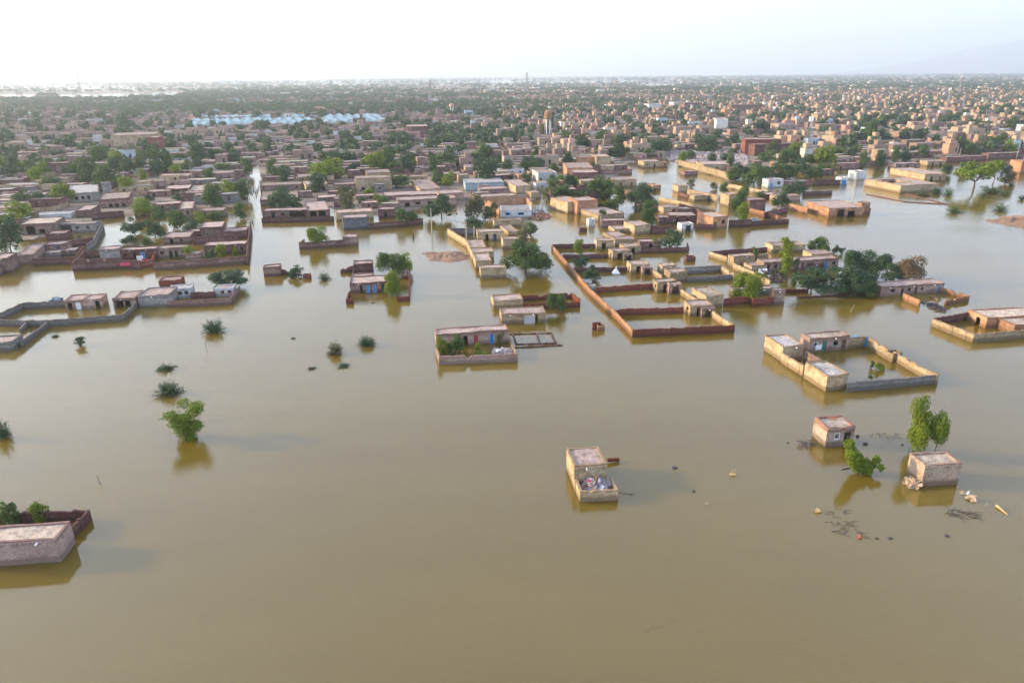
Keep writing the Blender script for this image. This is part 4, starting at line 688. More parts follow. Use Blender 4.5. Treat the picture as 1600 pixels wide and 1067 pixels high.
# ------------------------------------------------------------------ props
def single(name, mb, mat, loc, label, cat, yaw=0, kind=None, group=None):
    o = mb.build(name, M[mat]); o.location = tuple(map(float, loc)); o.rotation_euler = (0, 0, yaw); tag(o, label, cat, group, kind); return o
def bank(px, py, w, d, h, label, mat='mudbank'):
    G = at(px, py); k = pr(G)[2]; W = w / F * k / 2; V = []; n, mth = 15, 44
    for i in range(n + 1):
        for j in range(mth):
            a = j * 2 * math.pi / mth; u = i / n; e = 1 + .30 * noise.noise((math.cos(a) * 1.6 + px, math.sin(a) * 1.6, .3)) + .1 * noise.noise((math.cos(a) * 6, math.sin(a) * 6, px))
            x, y = W * u * e * math.cos(a), d * u * e * math.sin(a)
            V.append((x, y, h * (1 - u ** 1.6) * (.75 + .6 * noise.noise((x * .35 + px, y * .35, 0)) + .35 * noise.noise((x * 1.3, y * 1.3, py))) - .12 * u))
    Fq = [(i*mth+j, (i+1)*mth+j, (i+1)*mth+(j+1) % mth, i*mth+(j+1) % mth) for i in range(n) for j in range(mth)]
    o = link('mud_bank', numesh('mud_bank', V, Fq), M[mat]); o.location = tuple(G); tag(o, label, 'mud bank', kind='structure')
bank(700, 401, 74, 5.5, 1.0, 'brown mud bank showing above the water left of the yellow row'); bank(672, 396, 34, 1.8, .45, 'thin tongue of the brown mud bank'); bank(1612, 348, 130, 9, 1.6, 'bare earth mound at the right edge', 'mudbank')
def rock(px, py, w, hgt, mat, label, seed=1, name='rock', cat='rock'):
    G = at(px, py); k = pr(G)[2]; W = w / F * k / 2; V = []; n, mth = 6, 9
    for i in range(n + 1):
        for j in range(mth):
            a = j * 2 * math.pi / mth; b_ = math.pi * i / n; d = Vector((math.sin(b_) * math.cos(a), math.sin(b_) * math.sin(a), math.cos(b_))); r = 1 + .7 * noise.noise(d * 1.7 + Vector((seed, seed * 2, 0)))
            V.append((d.x * W * r, d.y * W * r * .8, d.z * hgt * r))
    Fq = [(i*mth+j, i*mth+(j+1) % mth, (i+1)*mth+(j+1) % mth, (i+1)*mth+j) for i in range(n) for j in range(mth)]
    o = link(name, numesh(name, V, Fq), M[mat]); o.location = (G[0], G[1], .02); tag(o, label, cat); return o
rock(1277.5, 799, 10, .32, 'straw', 'pale lump floating at the left end of the drifting branches', 3, 'debris_lump', 'debris'); rock(1343, 840, 8, .25, 'rust', 'reddish lump floating below the drifting twigs', 5, 'debris_lump', 'debris'); rock(1370, 841, 6, .08, 'twig', 'dark speck of flotsam right of the reddish lump', 6, 'debris_lump', 'debris'); rock(1391, 841, 8, .07, 'twig', 'last dark speck in the row right of the reddish lump', 8, 'debris_lump', 'debris'); rock(1479.5, 837, 8, .08, 'twig', 'lone dark speck below the floating brush pile', 9, 'debris_lump', 'debris')
rock(1519, 780, 17, .35, 'rock', 'pinkish rubble heap in the water right of the speckled cube house', 11, 'rubble_heap', 'rubble'); rock(1504, 770, 10, .14, 'rock', 'small flat stone beside the pinkish rubble heap', 12); rock(1496, 762, 5, .12, 'rock', 'pebble-like stone at the corner of the speckled cube house', 13); rock(1512.5, 772, 4, .35, 'cloth_white', 'white upright scrap beside the pinkish rubble heap', 14, 'debris_lump', 'debris'); rock(1542, 789, 4, .1, 'rock', 'small stone between the heap and the driftwood', 15)
rock(1340, 682, 6, .2, 'twig', 'dark clod beside the right wall of the small cube house', 16, 'debris_lump', 'debris'); rock(1352, 694, 7, .18, 'twig', 'dark clod below the other one by the small cube house', 17, 'debris_lump', 'debris'); rock(1410, 695, 4, .12, 'twig', 'tiny clod between the two cube houses', 18, 'debris_lump', 'debris'); rock(1084, 768, 4, .16, 'twig', 'dark dot of flotsam right of the lone house shadow', 19, 'debris_lump', 'debris'); rock(1104, 787, 5, .08, 'rock', 'pale fleck of flotsam below the dark dot', 20, 'debris_lump', 'debris'); rock(1231, 692, 4, .1, 'twig', 'dark fleck left of the brushwood bundle', 21, 'debris_lump', 'debris'); rock(1054, 731, 9, .15, 'slate', 'grey-blue bundle floating right of the lone rubble-filled house', 22, 'debris_lump', 'debris'); rock(583, 473.5, 5, .1, 'twig', 'dark fleck in front of the blue-shutter house', 23, 'debris_lump', 'debris')
def heap_(px, py, w, n, hh, mats, label, seed, name='rubble', dep=1.5, cat='rubble', zb=0.0, kind='stuff', thick=.05):
    r = random.Random(seed); G = at(px, py); k = pr(G)[2]; W = w / F * k / 2; mb = MB()
    for i in range(n):
        a = r.uniform(0, 6.28); q = math.sqrt(r.random()); x, y = W * q * math.cos(a), dep * q * math.sin(a); z = hh * (1 - q * q) * r.uniform(.3, 1); d = Vector((r.uniform(-1, 1), r.uniform(-1, 1), r.uniform(-.35, .35))).normalized() * r.uniform(.15, .6)
        if r.random() < .6: mb.bar(Vector((x, y, z)) - d, Vector((x, y, z)) + d, r.uniform(.3, 1) * thick)
        else:
            e = d.orthogonal().normalized() * r.uniform(.1, .3); c_ = Vector((x, y, z)); mb.hexa([c_-d-e, c_+d-e, c_+d+e, c_-d+e], [p + Vector((0, 0, .07)) for p in (c_-d-e, c_+d-e, c_+d+e, c_-d+e)])
    return single(name, mb, mats, (G[0], G[1], zb), label, cat, kind=kind)
h0 = at(928, 771)
heap_(930, 768, 46, 420, 1.45, 'rubble', 'heap of broken beams and pale rubble filling the fallen front room', 4, dep=1.15); heap_(932, 767, 40, 70, 1.6, 'cloth_white', 'pale poles and scraps on top of the front-room rubble', 9, dep=1.0, thick=.03); heap_(930, 768, 42, 60, 1.5, 'wood', 'dark broken timbers sticking out of the front-room rubble', 29, dep=1.1); heap_(928, 769, 40, 14, 1.5, 'pinkcloth', 'scraps of red cloth in the front-room rubble', 19, dep=1.0, thick=.03)
heap_(789, 550.5, 34, 150, .55, 'rubble', 'pale broken slabs on the right end of the blue-door yard wall', 5, dep=.9); heap_(789, 550.5, 34, 22, .6, 'cloth_white', 'white scraps among the broken slabs of the blue-door yard', 35, dep=.8, thick=.03); heap_(1425, 757, 15, 90, .62, 'rock', 'spilled straw-coloured bricks at the crumbled corner of the speckled cube', 6, dep=.8); heap_(1460, 480, 22, 90, .5, 'twig', 'dark floating debris raft by the curved brick yard', 7, dep=3); heap_(1205, 433, 44, 160, 1.3, 'twig', 'dark junk and brushwood piled before the long farmhouse', 8, dep=4.5); heap_(1190, 426, 26, 60, 1.2, 'cloth_white', 'white scraps on the junk pile before the farmhouse', 28, dep=4)
heap_(842, 339, 40, 130, 1.5, 'rust', 'tangle of red junk on the channel corner', 9, dep=5); heap_(836, 334, 34, 90, 2.2, 'slate', 'grey sheets and junk beside the white and blue house', 10, dep=5); heap_(88, 471.5, 16, 60, 1.0, 'paleblue', 'pale blue tarpaulin scraps inside the flooded left compound', 11, dep=1.5); heap_(1064, 430, 12, 30, .5, 'twig', 'dark scraps floating in the grey walled yard', 12, dep=1.5); heap_(1336, 533, 9, 40, .8, 'bluepaint', 'blue tarpaulin bundles at the rear of the large compound', 13, dep=1)
def twigs(px, py, w, n, label, seed, mat='twig', z=.05, name='floating_branch', th=.025, sp=.25):
    r = random.Random(seed); G = at(px, py); k = pr(G)[2]; W = w / F * k; mb = MB()
    for i in range(n):
        p = Vector((r.uniform(-.5, .5) * W, r.uniform(-1, 1) * W * sp, r.uniform(-.03, z))); a = r.gauss(.2, .9)
        for j in range(4):
            q = p + Vector((math.cos(a), -math.sin(a), r.uniform(-.08, .14))) * W * r.uniform(.06, .13); mb.bar(p, q, th * (1 - j * .15), th * (.85 - j * .15)); a += r.uniform(-.6, .6); p = q
    return single(name, mb, mat, (G[0], G[1], .02), label, 'branch', kind='stuff' if n > 50 else None)
twigs(1256, 695, 26, 60, 'dark brushwood bundle left of the small cube house', 1, z=.5, name='brushwood', sp=.2); twigs(1384, 681, 40, 12, 'thin branches drifting between the two cube houses', 2); twigs(1305, 802, 34, 10, 'drifting branches right of the pale lump', 3, sp=.3); twigs(1315, 824, 44, 26, 'sunken twig mat above the reddish lump', 4, z=.03, sp=.4); twigs(1499, 803, 46, 36, 'floating brush pile below the speckled cube house', 5, sp=.25); twigs(976, 773, 20, 6, 'thin sticks jutting from the lone rubble-filled house', 6); twigs(480, 574, 10, 3, 'bare twig tips in the centre-left water', 7, z=.3); twigs(1035, 975, 60, 5, 'faint drowned outline low in the foreground water', 8, z=-.02, th=.012, sp=.8)
def beam(p, q, r, mat, label, name='beam', cat='beam', r2=None):
    mb = MB(); mb.bar((0, 0, 0), tuple(np.array(q) - np.array(p)), r, r2, 7); return single(name, mb, mat, p, label, cat)
a = at(949, 723); b_ = at(967, 721); beam((a[0], a[1], .35), (b_[0], b_[1], .25), .22, 'brick', 'dark red beam floating against the lone rubble-filled house', 'floating_beam')
a = at(1556, 792); b_ = at(1574, 804); beam((a[0], a[1], .2), (b_[0], b_[1], .03), .13, 'straw', 'orange driftwood log near the lower right', 'driftwood', 'driftwood', .05); a = at(1315, 734); b_ = at(1338, 729); beam((a[0], a[1], .03), (b_[0], b_[1], .08), .05, 'twig', 'dark pole floating by the leaning bright green sapling', 'floating_pole', 'pole')
a = at(1145, 742); mb = MB(); mb.box(-.3, .3, -.15, .15, -.1, .12); mb.bar((-.1, 0, .12), (-.12, 0, .65), .03); mb.bar((.1, 0, .12), (.2, 0, .7), .03); single('floating_stool', mb, 'straw', a, 'small upturned stool alone in the water right of the lone house', 'stool')
for x0, y0, x1, y1, lab in [(324, 551, 323, 535, 'thin bare stick standing in the left water'), (158, 757, 155, 743, 'slender leaning stick above the closest house'), (1327, 488, 1333, 476, 'pale stick leaning out of the water before the thorn grove'), (1247, 382, 1247, 357, 'thin mast on the rear sunlit farm house')]:
    G = at(x0, y0); h = hsolve(x1, y1, y0); beam((G[0], G[1], -.5), (G[0] + (x1 - x0) / F * pr(G)[2], G[1], h), .035, 'twig' if x0 < 400 else 'pole', lab, 'stick', 'stick', .02)
# white tent, red cloth, notice, blue gate, red door cloths
G = at(962.5, 427); mb = MB(); s = 15 / F * pr(G)[2] / 2; ap = (0, 0, 1.7)
for i in range(8):
    a0, a1 = math.pi * i / 4, math.pi * (i + 1) / 4; r0, r1 = s * (1.1 if i % 2 else .8), s * (.8 if i % 2 else 1.1); mb.quad((r0 * math.cos(a0), r0 * math.sin(a0), .05), (r1 * math.cos(a1), r1 * math.sin(a1), .05), (r1*.2 * math.cos(a1), r1*.2 * math.sin(a1), .95), (r0*.2 * math.cos(a0), r0*.2 * math.sin(a0), .95)); mb.quad((r0*.2 * math.cos(a0), r0*.2 * math.sin(a0), .95), (r1*.2 * math.cos(a1), r1*.2 * math.sin(a1), .95), ap)
single('tent', mb, 'cloth_white', G, 'small white pointed tent standing in a flooded yard', 'tent')
def cloth(px, py, h, w, hh, mat, label, dy=-.16, name='cloth', yaw=YAW0):
    P = at(px, py, h); mb = MB(); n = 5
    for i in range(n): mb.box(-w/2 + w*i/n, -w/2 + w*(i+1)/n - .003, -.02 - .03 * (i % 2), .02 - .03 * (i % 2), -hh/2 + .04 * (i % 3), hh/2)
    P[0] += math.sin(yaw) * -dy; P[1] += dy; single(name, mb, mat, P, label, 'cloth', yaw)
cloth(1353, 597, .85, .6, .35, 'pinkcloth', 'bright pink-red cloth hung on the front wall of the large compound', -.22); cloth(1352, 532, 1.0, .7, 1.5, 'bluepaint', 'blue sheet door at the rear corner of the large compound', -.5); cloth(1277, 541.5, .95, 1.0, .8, 'cloth_white', 'white notice cloth beside the left window of the compound house', -.35)
cloth(220, 403, 1.3, 1.4, 1.3, 'cloth_white', 'white cloth hanging on the broken red wall', -.6); cloth(197, 412, 1.2, 2.2, .7, 'pinkcloth', 'pink washing hung behind the unroofed rooms', -.5); cloth(229, 408, 1.0, 1.3, 1.5, 'redpaint', 'bright red gate sheet in the broken wall', -.7, 'gate_sheet')
# clothes-like roof dust, scattered bits of roof clutter
def clutter(px, py, h, label, seed):
    r = random.Random(seed); P = at(px, py, h); mb = MB()
    for i in range(5): mb.bar((r.uniform(-.6, .6), r.uniform(-.4, .4), .05), (r.uniform(-.6, .6), r.uniform(-.4, .4), r.uniform(.05, .35)), .05)
    single('roof_bundle', mb, 'rust', P, label, 'bundle')
clutter(1301, 654, 2.45, 'reddish bundle of sticks on the roof of the small cube house', 1)
# people wading
def person_mesh():
    mb = bpy.data.meshes.new('body'); J = [(0,0,.92),(0,0,1.15),(0,0,1.38),(0,0,1.48),(0,0,1.62),(0,.01,1.72),(.1,0,.88),(.11,.04,.48),(.11,0,.06),(.11,-.13,.02),(-.1,0,.88),(-.11,-.05,.48),(-.11,.02,.06),(-.11,-.1,.02),(.19,0,1.38),(.26,0,1.1),(.25,-.12,.88),(-.19,0,1.38),(-.26,0,1.1),(-.25,-.1,.86)]
    E_ = [(0,1),(1,2),(2,3),(3,4),(4,5),(0,6),(6,7),(7,8),(8,9),(0,10),(10,11),(11,12),(12,13),(2,14),(14,15),(15,16),(2,17),(17,18),(18,19)]
    Rr = [.14,.13,.15,.06,.10,.07,.10,.065,.045,.035,.10,.065,.045,.035,.06,.045,.035,.06,.045,.035]
    mb.from_pydata(J, E_, []); o = bpy.data.objects.new('tmp', mb); COL.objects.link(o); sk = o.modifiers.new('s', 'SKIN')
    for v, rr in zip(mb.skin_vertices[0].data, Rr): v.radius = (rr, rr)
    mb.skin_vertices[0].data[0].use_root = True; o.modifiers.new('u', 'SUBSURF').levels = 1
    dg = bpy.context.evaluated_depsgraph_get(); me = bpy.data.meshes.new_from_object(o.evaluated_get(dg)); bpy.data.objects.remove(o); return me
pm = person_mesh(); dress = MB()
for i in range(10):
    a0, a1 = 2 * math.pi * i / 10, 2 * math.pi * (i + 1) / 10; pr_ = [(.21, .17, 1.44), (.20, .16, 1.1), (.23, .18, .9), (.27, .2, .5)]
    for (ra, rb, z0), (rc, rd, z1) in zip(pr_, pr_[1:]): dress.quad((ra*math.cos(a0), rb*math.sin(a0), z0), (rc*math.cos(a0), rd*math.sin(a0), z1), (rc*math.cos(a1), rd*math.sin(a1), z1), (ra*math.cos(a1), rb*math.sin(a1), z0))
dm = dress.mesh('tunic'); pl = [(399, 297, 'white', 0), (396.5, 299, 'dark', 1), (402, 300, 'navy', 2), (394, 302, 'blue', 3), (400, 305, 'brown', 0), (404, 295, 'pale', 1), (392.5, 322, 'dark', 2), (395, 350, 'navy', 1), (841, 333, 'white', 0), (846, 337, 'dark', 2), (835, 336, 'blue', 3), (646, 373, 'dark', 1), (329, 413.5, 'dark', 2)]
pmats = {'white': 'cloth_white', 'dark': 'dark', 'navy': 'navy', 'blue': 'bluepaint', 'brown': 'wood', 'pale': 'paleblue'}
plabs = ['person in white at the head of the group wading up the flooded street', 'person in dark clothes left in the wading street group', 'person in navy right in the wading street group', 'person in blue by the left wall of the flooded street', 'person in brown nearest in the wading street group', 'person in pale clothes farthest in the wading street group', 'lone person in dark clothes by the street wall, below the group', 'person pushing through the middle of the flooded street near the porch house', 'person in white near the red junk on the channel corner', 'person in dark clothes at the right of the red junk', 'person in blue beside the white and blue house', 'lone person in dark clothes wading left of the first utility pole', 'lone person in dark clothes in front of the long street-corner wall']
for (x, y, c_, i), lab in zip(pl, plabs):
    G = at(x, y); r_ = empty('person', (G[0], G[1], -.45), i * 1.3); o = link('body', pm, M['skin'], r_)
    t_ = bpy.data.objects.new('tunic', dm); COL.objects.link(t_); t_.parent = r_
    if not dm.materials: dm.materials.append(M['cloth_white'])
    t_.material_slots[0].link = 'OBJECT'; t_.material_slots[0].material = M[pmats[c_]]; tag(r_, lab, 'person', 'people wading in the floodwater')
# utility poles and wires
def upole(px, py, ty, label, arm=True):
    G = at(px, py); h = min(11, hsolve(px, ty, py)); r_ = empty('utility_pole', G, YAW0); mb = MB(); mb.bar((0, 0, -1), (0, 0, h), .16, .10, 8); mb.build('shaft', M['pole'], r_)
    if arm: mb = MB(); mb.box(-.9, .9, -.05, .05, h - .6, h - .48); mb.bar((-.8, 0, h - .48), (-.8, 0, h - .25), .05); mb.bar((.8, 0, h - .48), (.8, 0, h - .25), .05); mb.build('crossarm', M['wood'], r_)
    tag(r_, label, 'utility pole', 'utility poles'); return Vector((G[0], G[1], h - .3))
w1 = upole(675, 366, 325, 'utility pole standing in open water beside the wide thorn tree'); w2 = upole(729, 381, 346, 'utility pole at the long yellow wall by the mud bank'); w3 = upole(741, 373, 354, 'short pole just right of the yellow-wall utility pole', False)
mb = MB()
for a, b_ in ((w1, w2),):
    for s in (-.8, 0, .8):
        pp = [a.lerp(b_, i / 12) + Vector((s, 0, -1.0 * math.sin(math.pi * i / 12))) for i in range(13)]
        for p, q in zip(pp, pp[1:]): mb.bar(p, q, .02, k=3)
single('overhead_wires', mb, 'dark', (0, 0, 0), 'sagging wires strung between the two utility poles', 'wires')
for q in [(847, 328, 303, 'pole with people at the channel corner'), (938, 355, 338, 'pole by the tiny white bank shed'), (748, 305, 272, 'tall pole by the pale blue walled house'), (575, 300, 281, 'pole before the two-storey arcaded house'), (1332, 315, 266, 'slim pole standing in the water left of the yellow courtyard building'), (1498, 250, 231, 'pole beside the far-right pool'), (1588, 248, 230, 'pole at the right edge above the orange shed'), (620, 232, 214, 'pole among trees right of the orange white-edged building'), (727, 240, 215, 'pole in the left-centre trees'), (535, 233, 224, 'pole above the yellow-green tree clump'), (1346, 222, 206, 'pole on the right above the rubble field'), (98, 318, 293, 'leaning pole at the far left houses'), (356, 218, 199, 'pale tall pole, left of a pair in the left middle distance'), (351, 214, 196, 'pale tall pole, right of a pair in the left middle distance')]: upole(*q, arm=q[0] > 900)
# lattice towers and water towers
def lattice(px, py, ty, label, wb=4.0, mat='steel', dish=True):
    G = at(px, py); h = htop(G, ty) / 1.06; r_ = empty('lattice_tower', G, .4); mb = MB(); n = 12
    for i in range(n):
        a, b_ = i / n, (i + 1) / n; wa, w_ = wb * (1 - .82 * a) / 2, wb * (1 - .82 * b_) / 2; ca = [(-wa, -wa), (wa, -wa), (wa, wa), (-wa, wa)]; cb = [(-w_, -w_), (w_, -w_), (w_, w_), (-w_, w_)]; t = h * .0022 + .05
        for j in range(4):
            j2 = (j + 1) % 4; mb.bar((*ca[j], a*h), (*cb[j], b_*h), t * 1.6, k=4); mb.bar((*ca[j], a*h), (*cb[j2], b_*h), t, k=3); mb.bar((*cb[j], b_*h), (*cb[j2], b_*h), t, k=3)
    mb.bar((0, 0, h * .98), (0, 0, h * 1.06), .15); mb.build('mast', M[mat], r_)
    if dish:
        for j in range(3):
            d = MB(); a = j * 2.1; d.box(-.5, .5, -.25, .25, -1.3, 1.3); o = d.build('antenna', M['cloth_white' if j else 'steel'], r_); o.location = (1.2 * math.cos(a), 1.2 * math.sin(a), h * (.93 + .02 * j)); o.rotation_euler = (0, 0, a)
    tag(r_, label, 'tower')
lattice(127, 150, 116, 'telecom mast on the left horizon by the far pond', 6); lattice(519, 165, 124, 'lattice mast above the trees behind the blue tents'); lattice(673, 172, 122, 'lattice mast with round head in the centre distance', 4.5); lattice(823, 152, 111, 'tallest lattice mast on the centre horizon', 6); lattice(1263, 232, 181, 'grey lattice tower in the right middle distance', 3.2); lattice(1479, 172, 136, 'slim mast in the right distance', 3); lattice(1497, 150, 117, 'thin mast on the right horizon', 4); lattice(1502, 178, 152, 'short mast right of the slim right-hand mast', 3, dish=False)
def wtower(px, py, ty, label, mt='orange'):
    G = at(px, py); h = htop(G, ty); r_ = empty('water_tower', G, 0); mb = MB()
    for j in range(6): a = j * math.pi / 3; mb.bar((2.1 * math.cos(a), 2.1 * math.sin(a), 0), (1.7 * math.cos(a), 1.7 * math.sin(a), h * .72), .22, k=6)
    mb.build('legs', M['whitepaint'], r_)
    for j in range(3):
        z = h * (.2 + .2 * j); mb = MB(); rr = 2.0 - .15 * j; P_ = [(rr * math.cos(a * math.pi / 3), rr * math.sin(a * math.pi / 3), z) for a in range(6)]
        for i in range(6): mb.bar(P_[i], P_[(i + 1) % 6], .12, k=4)
        mb.build('brace', M['rust'], r_)
    mb = MB(); pr2 = [(1.4, .68), (2.5, .74), (2.5, .92), (1.9, .97), (.3, 1.0)]
    for (ra, za), (rb, zb_) in zip(pr2, pr2[1:]):
        for i in range(14): a0, a1 = 2*math.pi*i/14, 2*math.pi*(i+1)/14; mb.quad((ra*math.cos(a0), ra*math.sin(a0), za*h), (ra*math.cos(a1), ra*math.sin(a1), za*h), (rb*math.cos(a1), rb*math.sin(a1), zb_*h), (rb*math.cos(a0), rb*math.sin(a0), zb_*h))
    mb.build('tank', M[mt], r_); tag(r_, label, 'water tower')
wtower(856, 218, 173, 'water tower with orange tank on white legs'); wtower(706, 180, 162, 'small far water tower with a flat pale top', 'pink')
# blue tents
def ridge_tent(x, y, w, d, h, yaw):
    mb = MB(); n = 4
    for i in range(n):
        y0, y1 = d * i / n - d/2, d * (i + 1) / n - d/2; s0 = h * (1 - .08 * math.sin(math.pi * (i % 2))); sg = .12 * h
        mb.quad((-w/2, y0, 0), (-w/2*.92, y0, h*.35), (-w/2*.92, y1, h*.35), (-w/2, y1, 0)); mb.quad((-w/2*.92, y0, h*.35), (0, y0, h - sg*(i == 2)), (0, y1, h - sg*(i == 1)), (-w/2*.92, y1, h*.35))
        mb.quad((0, y0, h - sg*(i == 2)), (w/2*.92, y0, h*.35), (w/2*.92, y1, h*.35), (0, y1, h - sg*(i == 1))); mb.quad((w/2*.92, y0, h*.35), (w/2, y0, 0), (w/2, y1, 0), (w/2*.92, y1, h*.35))
    for y0 in (-d/2, d/2): mb.quad((-w/2, y0, 0), (w/2, y0, 0), (w/2*.92, y0, h*.35), (0, y0, h), (-w/2*.92, y0, h*.35))
    o = mb.build('shelter_tent', M['tentblue']); o.location = (x, y, .2); o.rotation_euler = (0, 0, yaw)
    return tag(o, 'pale blue ridge tent packed in the long row of tents in the left middle distance', 'tent', 'pale blue tents in the left middle distance')
r = random.Random(3)
for px0, px1, ylo, yhi in ((292, 405, 185.5, 197.5), (372, 488, 184, 196.5), (498, 600, 183.5, 193)):
    for row in range(3):
        yy = yhi - (yhi - ylo) * row / 2.4; G0, G1 = at(px0 + row * 5, yy), at(px1 - row * 5, yy); nn = int((G1[0] - G0[0]) / 8.6)
        for i in range(nn):
            x = G0[0] + (G1[0] - G0[0]) * (i + .5) / nn; ridge_tent(x + r.uniform(-.6, .6), G0[1] + r.uniform(-2, 2), 10.5, 16, r.uniform(3.4, 4.4), r.uniform(-.1, .1)); 
for px0, px1, y in ((292, 405, 194), (372, 488, 192), (498, 600, 189)):
    a, b_ = at(px0, y), at(px1, y); FOOT.append(((a[0]+b_[0])/2, (a[1]+b_[1])/2, 0, (b_[0]-a[0])/2, 55))
# rubble field
mb = MB(); r = random.Random(5)
for i in range(2600):
    px, py = r.uniform(1048, 1168), r.uniform(236, 263); 
    if py > 262 - max(0, 1085 - px) * .3: continue
    P = at(px, py); s = r.uniform(.25, .8); z = r.uniform(.2, .9); c_, s_ = math.cos(r.random()*3), math.sin(r.random()*3); q = [(P[0]+s*(c_*u-s_*v), P[1]+s*(s_*u+c_*v)) for u, v in ((-1,-.6),(1,-.6),(1,.6),(-1,.6))]
    mb.hexa([(*p, .1) for p in q], [(p[0], p[1], z) for p in q])
single('rubble_field', mb, 'rubble', (0, 0, 0), 'pale field of rubble and rubbish behind the mid-right yellow wall', 'rubble', kind='stuff'); a, b_ = at(1048, 262), at(1168, 237); FOOT.append(((a[0]+b_[0])/2 + 6, (a[1]+b_[1])/2, 0, (b_[0]-a[0])/2.4, (b_[1]-a[1])/2))
# ------------------------------------------------------------------ the rest of the town: filler houses on dry land
n_house = sum(1 for o, *_ in THINGS if o['category'] == 'house' if 'category' in o) if False else sum(1 for o, *_ in THINGS if o.get('category') == 'house')
n_wall = sum(1 for o, *_ in THINGS if o.get('category') == 'wall'); n_tree = sum(1 for o, *_ in THINGS if o.get('category') == 'tree')
a_, b_ = at(392, 338), at(399, 256); FOOT.append(((a_[0]+b_[0])/2, (a_[1]+b_[1])/2, math.atan2(b_[1]-a_[1], b_[0]-a_[0]), math.hypot(*(b_-a_)[:2])/2, 2.2))   # the flooded street stays open
FA = np.array(FOOT)
def blocked(x, y, rad):
    dx, dy = x - FA[:, 0], y - FA[:, 1]; c, s = np.cos(FA[:, 2]), np.sin(FA[:, 2])
    return bool(np.any((np.abs(dx * c + dy * s) < FA[:, 3] + rad) & (np.abs(-dx * s + dy * c) < FA[:, 4] + rad)))
cY, sY = math.cos(YAW0), math.sin(YAW0)
BELTS = [(1050, 1660, 118, 142, .7), (600, 1150, 118, 138, .35), (1330, 1600, 150, 172, .25), (1050, 1330, 200, 228, .2), (1340, 1600, 195, 240, .22), (180, 700, 166, 179, .58), (0, 330, 158, 176, .45), (700, 1000, 160, 185, .4), (620, 800, 200, 250, .35), (150, 330, 190, 215, .18), (0, 640, 150, 162, .25), (820, 1060, 140, 150, .3)]
def greenness(px, py):
    g = .13 if px < 700 else .15
    for a, b_, c, d, v in BELTS:
        if a < px < b_ and c < py < d: g = max(g, v)
    return g
rt_ = random.Random(21); plots = []
pw, pd = 15.0, 12.5
for j in range(14, 200):
    gy = 205 + (j - 14) * (pd + (4 if False else 0)) + 3.5 * ((j - 14) // 2)
    if gy > 2300: break
    half = gy * .86; n = int(half / pw) + 1; gx0 = (j // 6) * 5.3
    for i in range(-n, n + 1):
        u = i * pw + gx0 % pw + 4.0 * (i // 4) * .55; x = u * cY - (gy - 0) * 0 ; 
        X = u * cY; Y = gy + u * sY
        if Y < 200: continue
        px, py, k = pr((X, Y, 0))
        if not (-60 < px < 1660): continue
        plots.append((k, X, Y, px, py))
plots.sort()
SV = []; SF = []; ST = []; RV = []; RF = []; RT = []
NB = np.array([[0,1,5,4],[1,2,6,5],[2,3,7,6],[3,0,4,7]])
def tint(px, r):
    a = r.random(); right = px > 780
    if a < (.34 if right else .62): c = (.235, .155, .12)
    elif a < (.72 if right else .80): c = (.36, .265, .185)
    elif a < .86: c = (.36, .21, .14) if right else (.30, .25, .21)
    elif a < .90: c = (.50, .28, .22)
    elif a < .97: c = (.55, .52, .47) if a < .94 else (.36, .27, .22)
    else: c = (.42, .5, .55)
    k = r.uniform(.75, 1.2); return tuple(x * k for x in c)
def stuff_box(x, y, z0, w, d, h, yaw, col, rc, win=0):
    c, s = math.cos(yaw), math.sin(yaw); q = [(-w/2, -d/2), (w/2, -d/2), (w/2, d/2), (-w/2, d/2)]
    P = [(x + a * c - b_ * s, y + a * s + b_ * c) for a, b_ in q]; n = len(SV); SV.extend([(p[0], p[1], z0) for p in P] + [(p[0], p[1], z0 + h) for p in P]); SF.extend((NB + n).tolist()); ST.extend([col] * 4)
    n = len(SV); SV.extend([(p[0] + (x - p[0]) * .05, p[1] + (y - p[1]) * .05, z0 + h - .12) for p in P]); SF.append([n, n+1, n+2, n+3]); ST.append(rc)
    n = len(SV); I = [(x + (p[0]-x) * .94, y + (p[1]-y) * .94) for p in P]
    SV.extend([(p[0], p[1], z0 + h) for p in P] + [(p[0], p[1], z0 + h) for p in I]); SF.extend((NB + n).tolist()); ST.extend([tuple(v * 1.05 for v in rc)] * 4)
    for i in range(win):                       # doorways and windows as flat faces, their inner shade put into the colour
        u = -w/2 + w * (i + .5) / win; ww, zz0, zz1 = (.5, z0, z0 + min(2.0, h*.75)) if i % 3 == 0 else (.45, z0 + h*.42, z0 + h*.72)
        Q = [(u - ww, -d/2 - .02), (u + ww, -d/2 - .02)]; Pq = [(x + a * c - b_ * s, y + a * s + b_ * c) for a, b_ in Q]; n = len(SV)
        SV.extend([(Pq[0][0], Pq[0][1], zz0), (Pq[1][0], Pq[1][1], zz0), (Pq[1][0], Pq[1][1], zz1), (Pq[0][0], Pq[0][1], zz1)]); SF.append([n, n+1, n+2, n+3]); ST.append((.03, .022, .02))
TREES = []
HMAX, WMAX, TMAX = 296, 292, 290
MT = ['mud', 'mud', 'brown', 'mud', 'tan', 'plaster', 'tan', 'grey']; MTR = ['tan', 'mud', 'orange', 'tan', 'brown', 'plaster', 'tan', 'white']
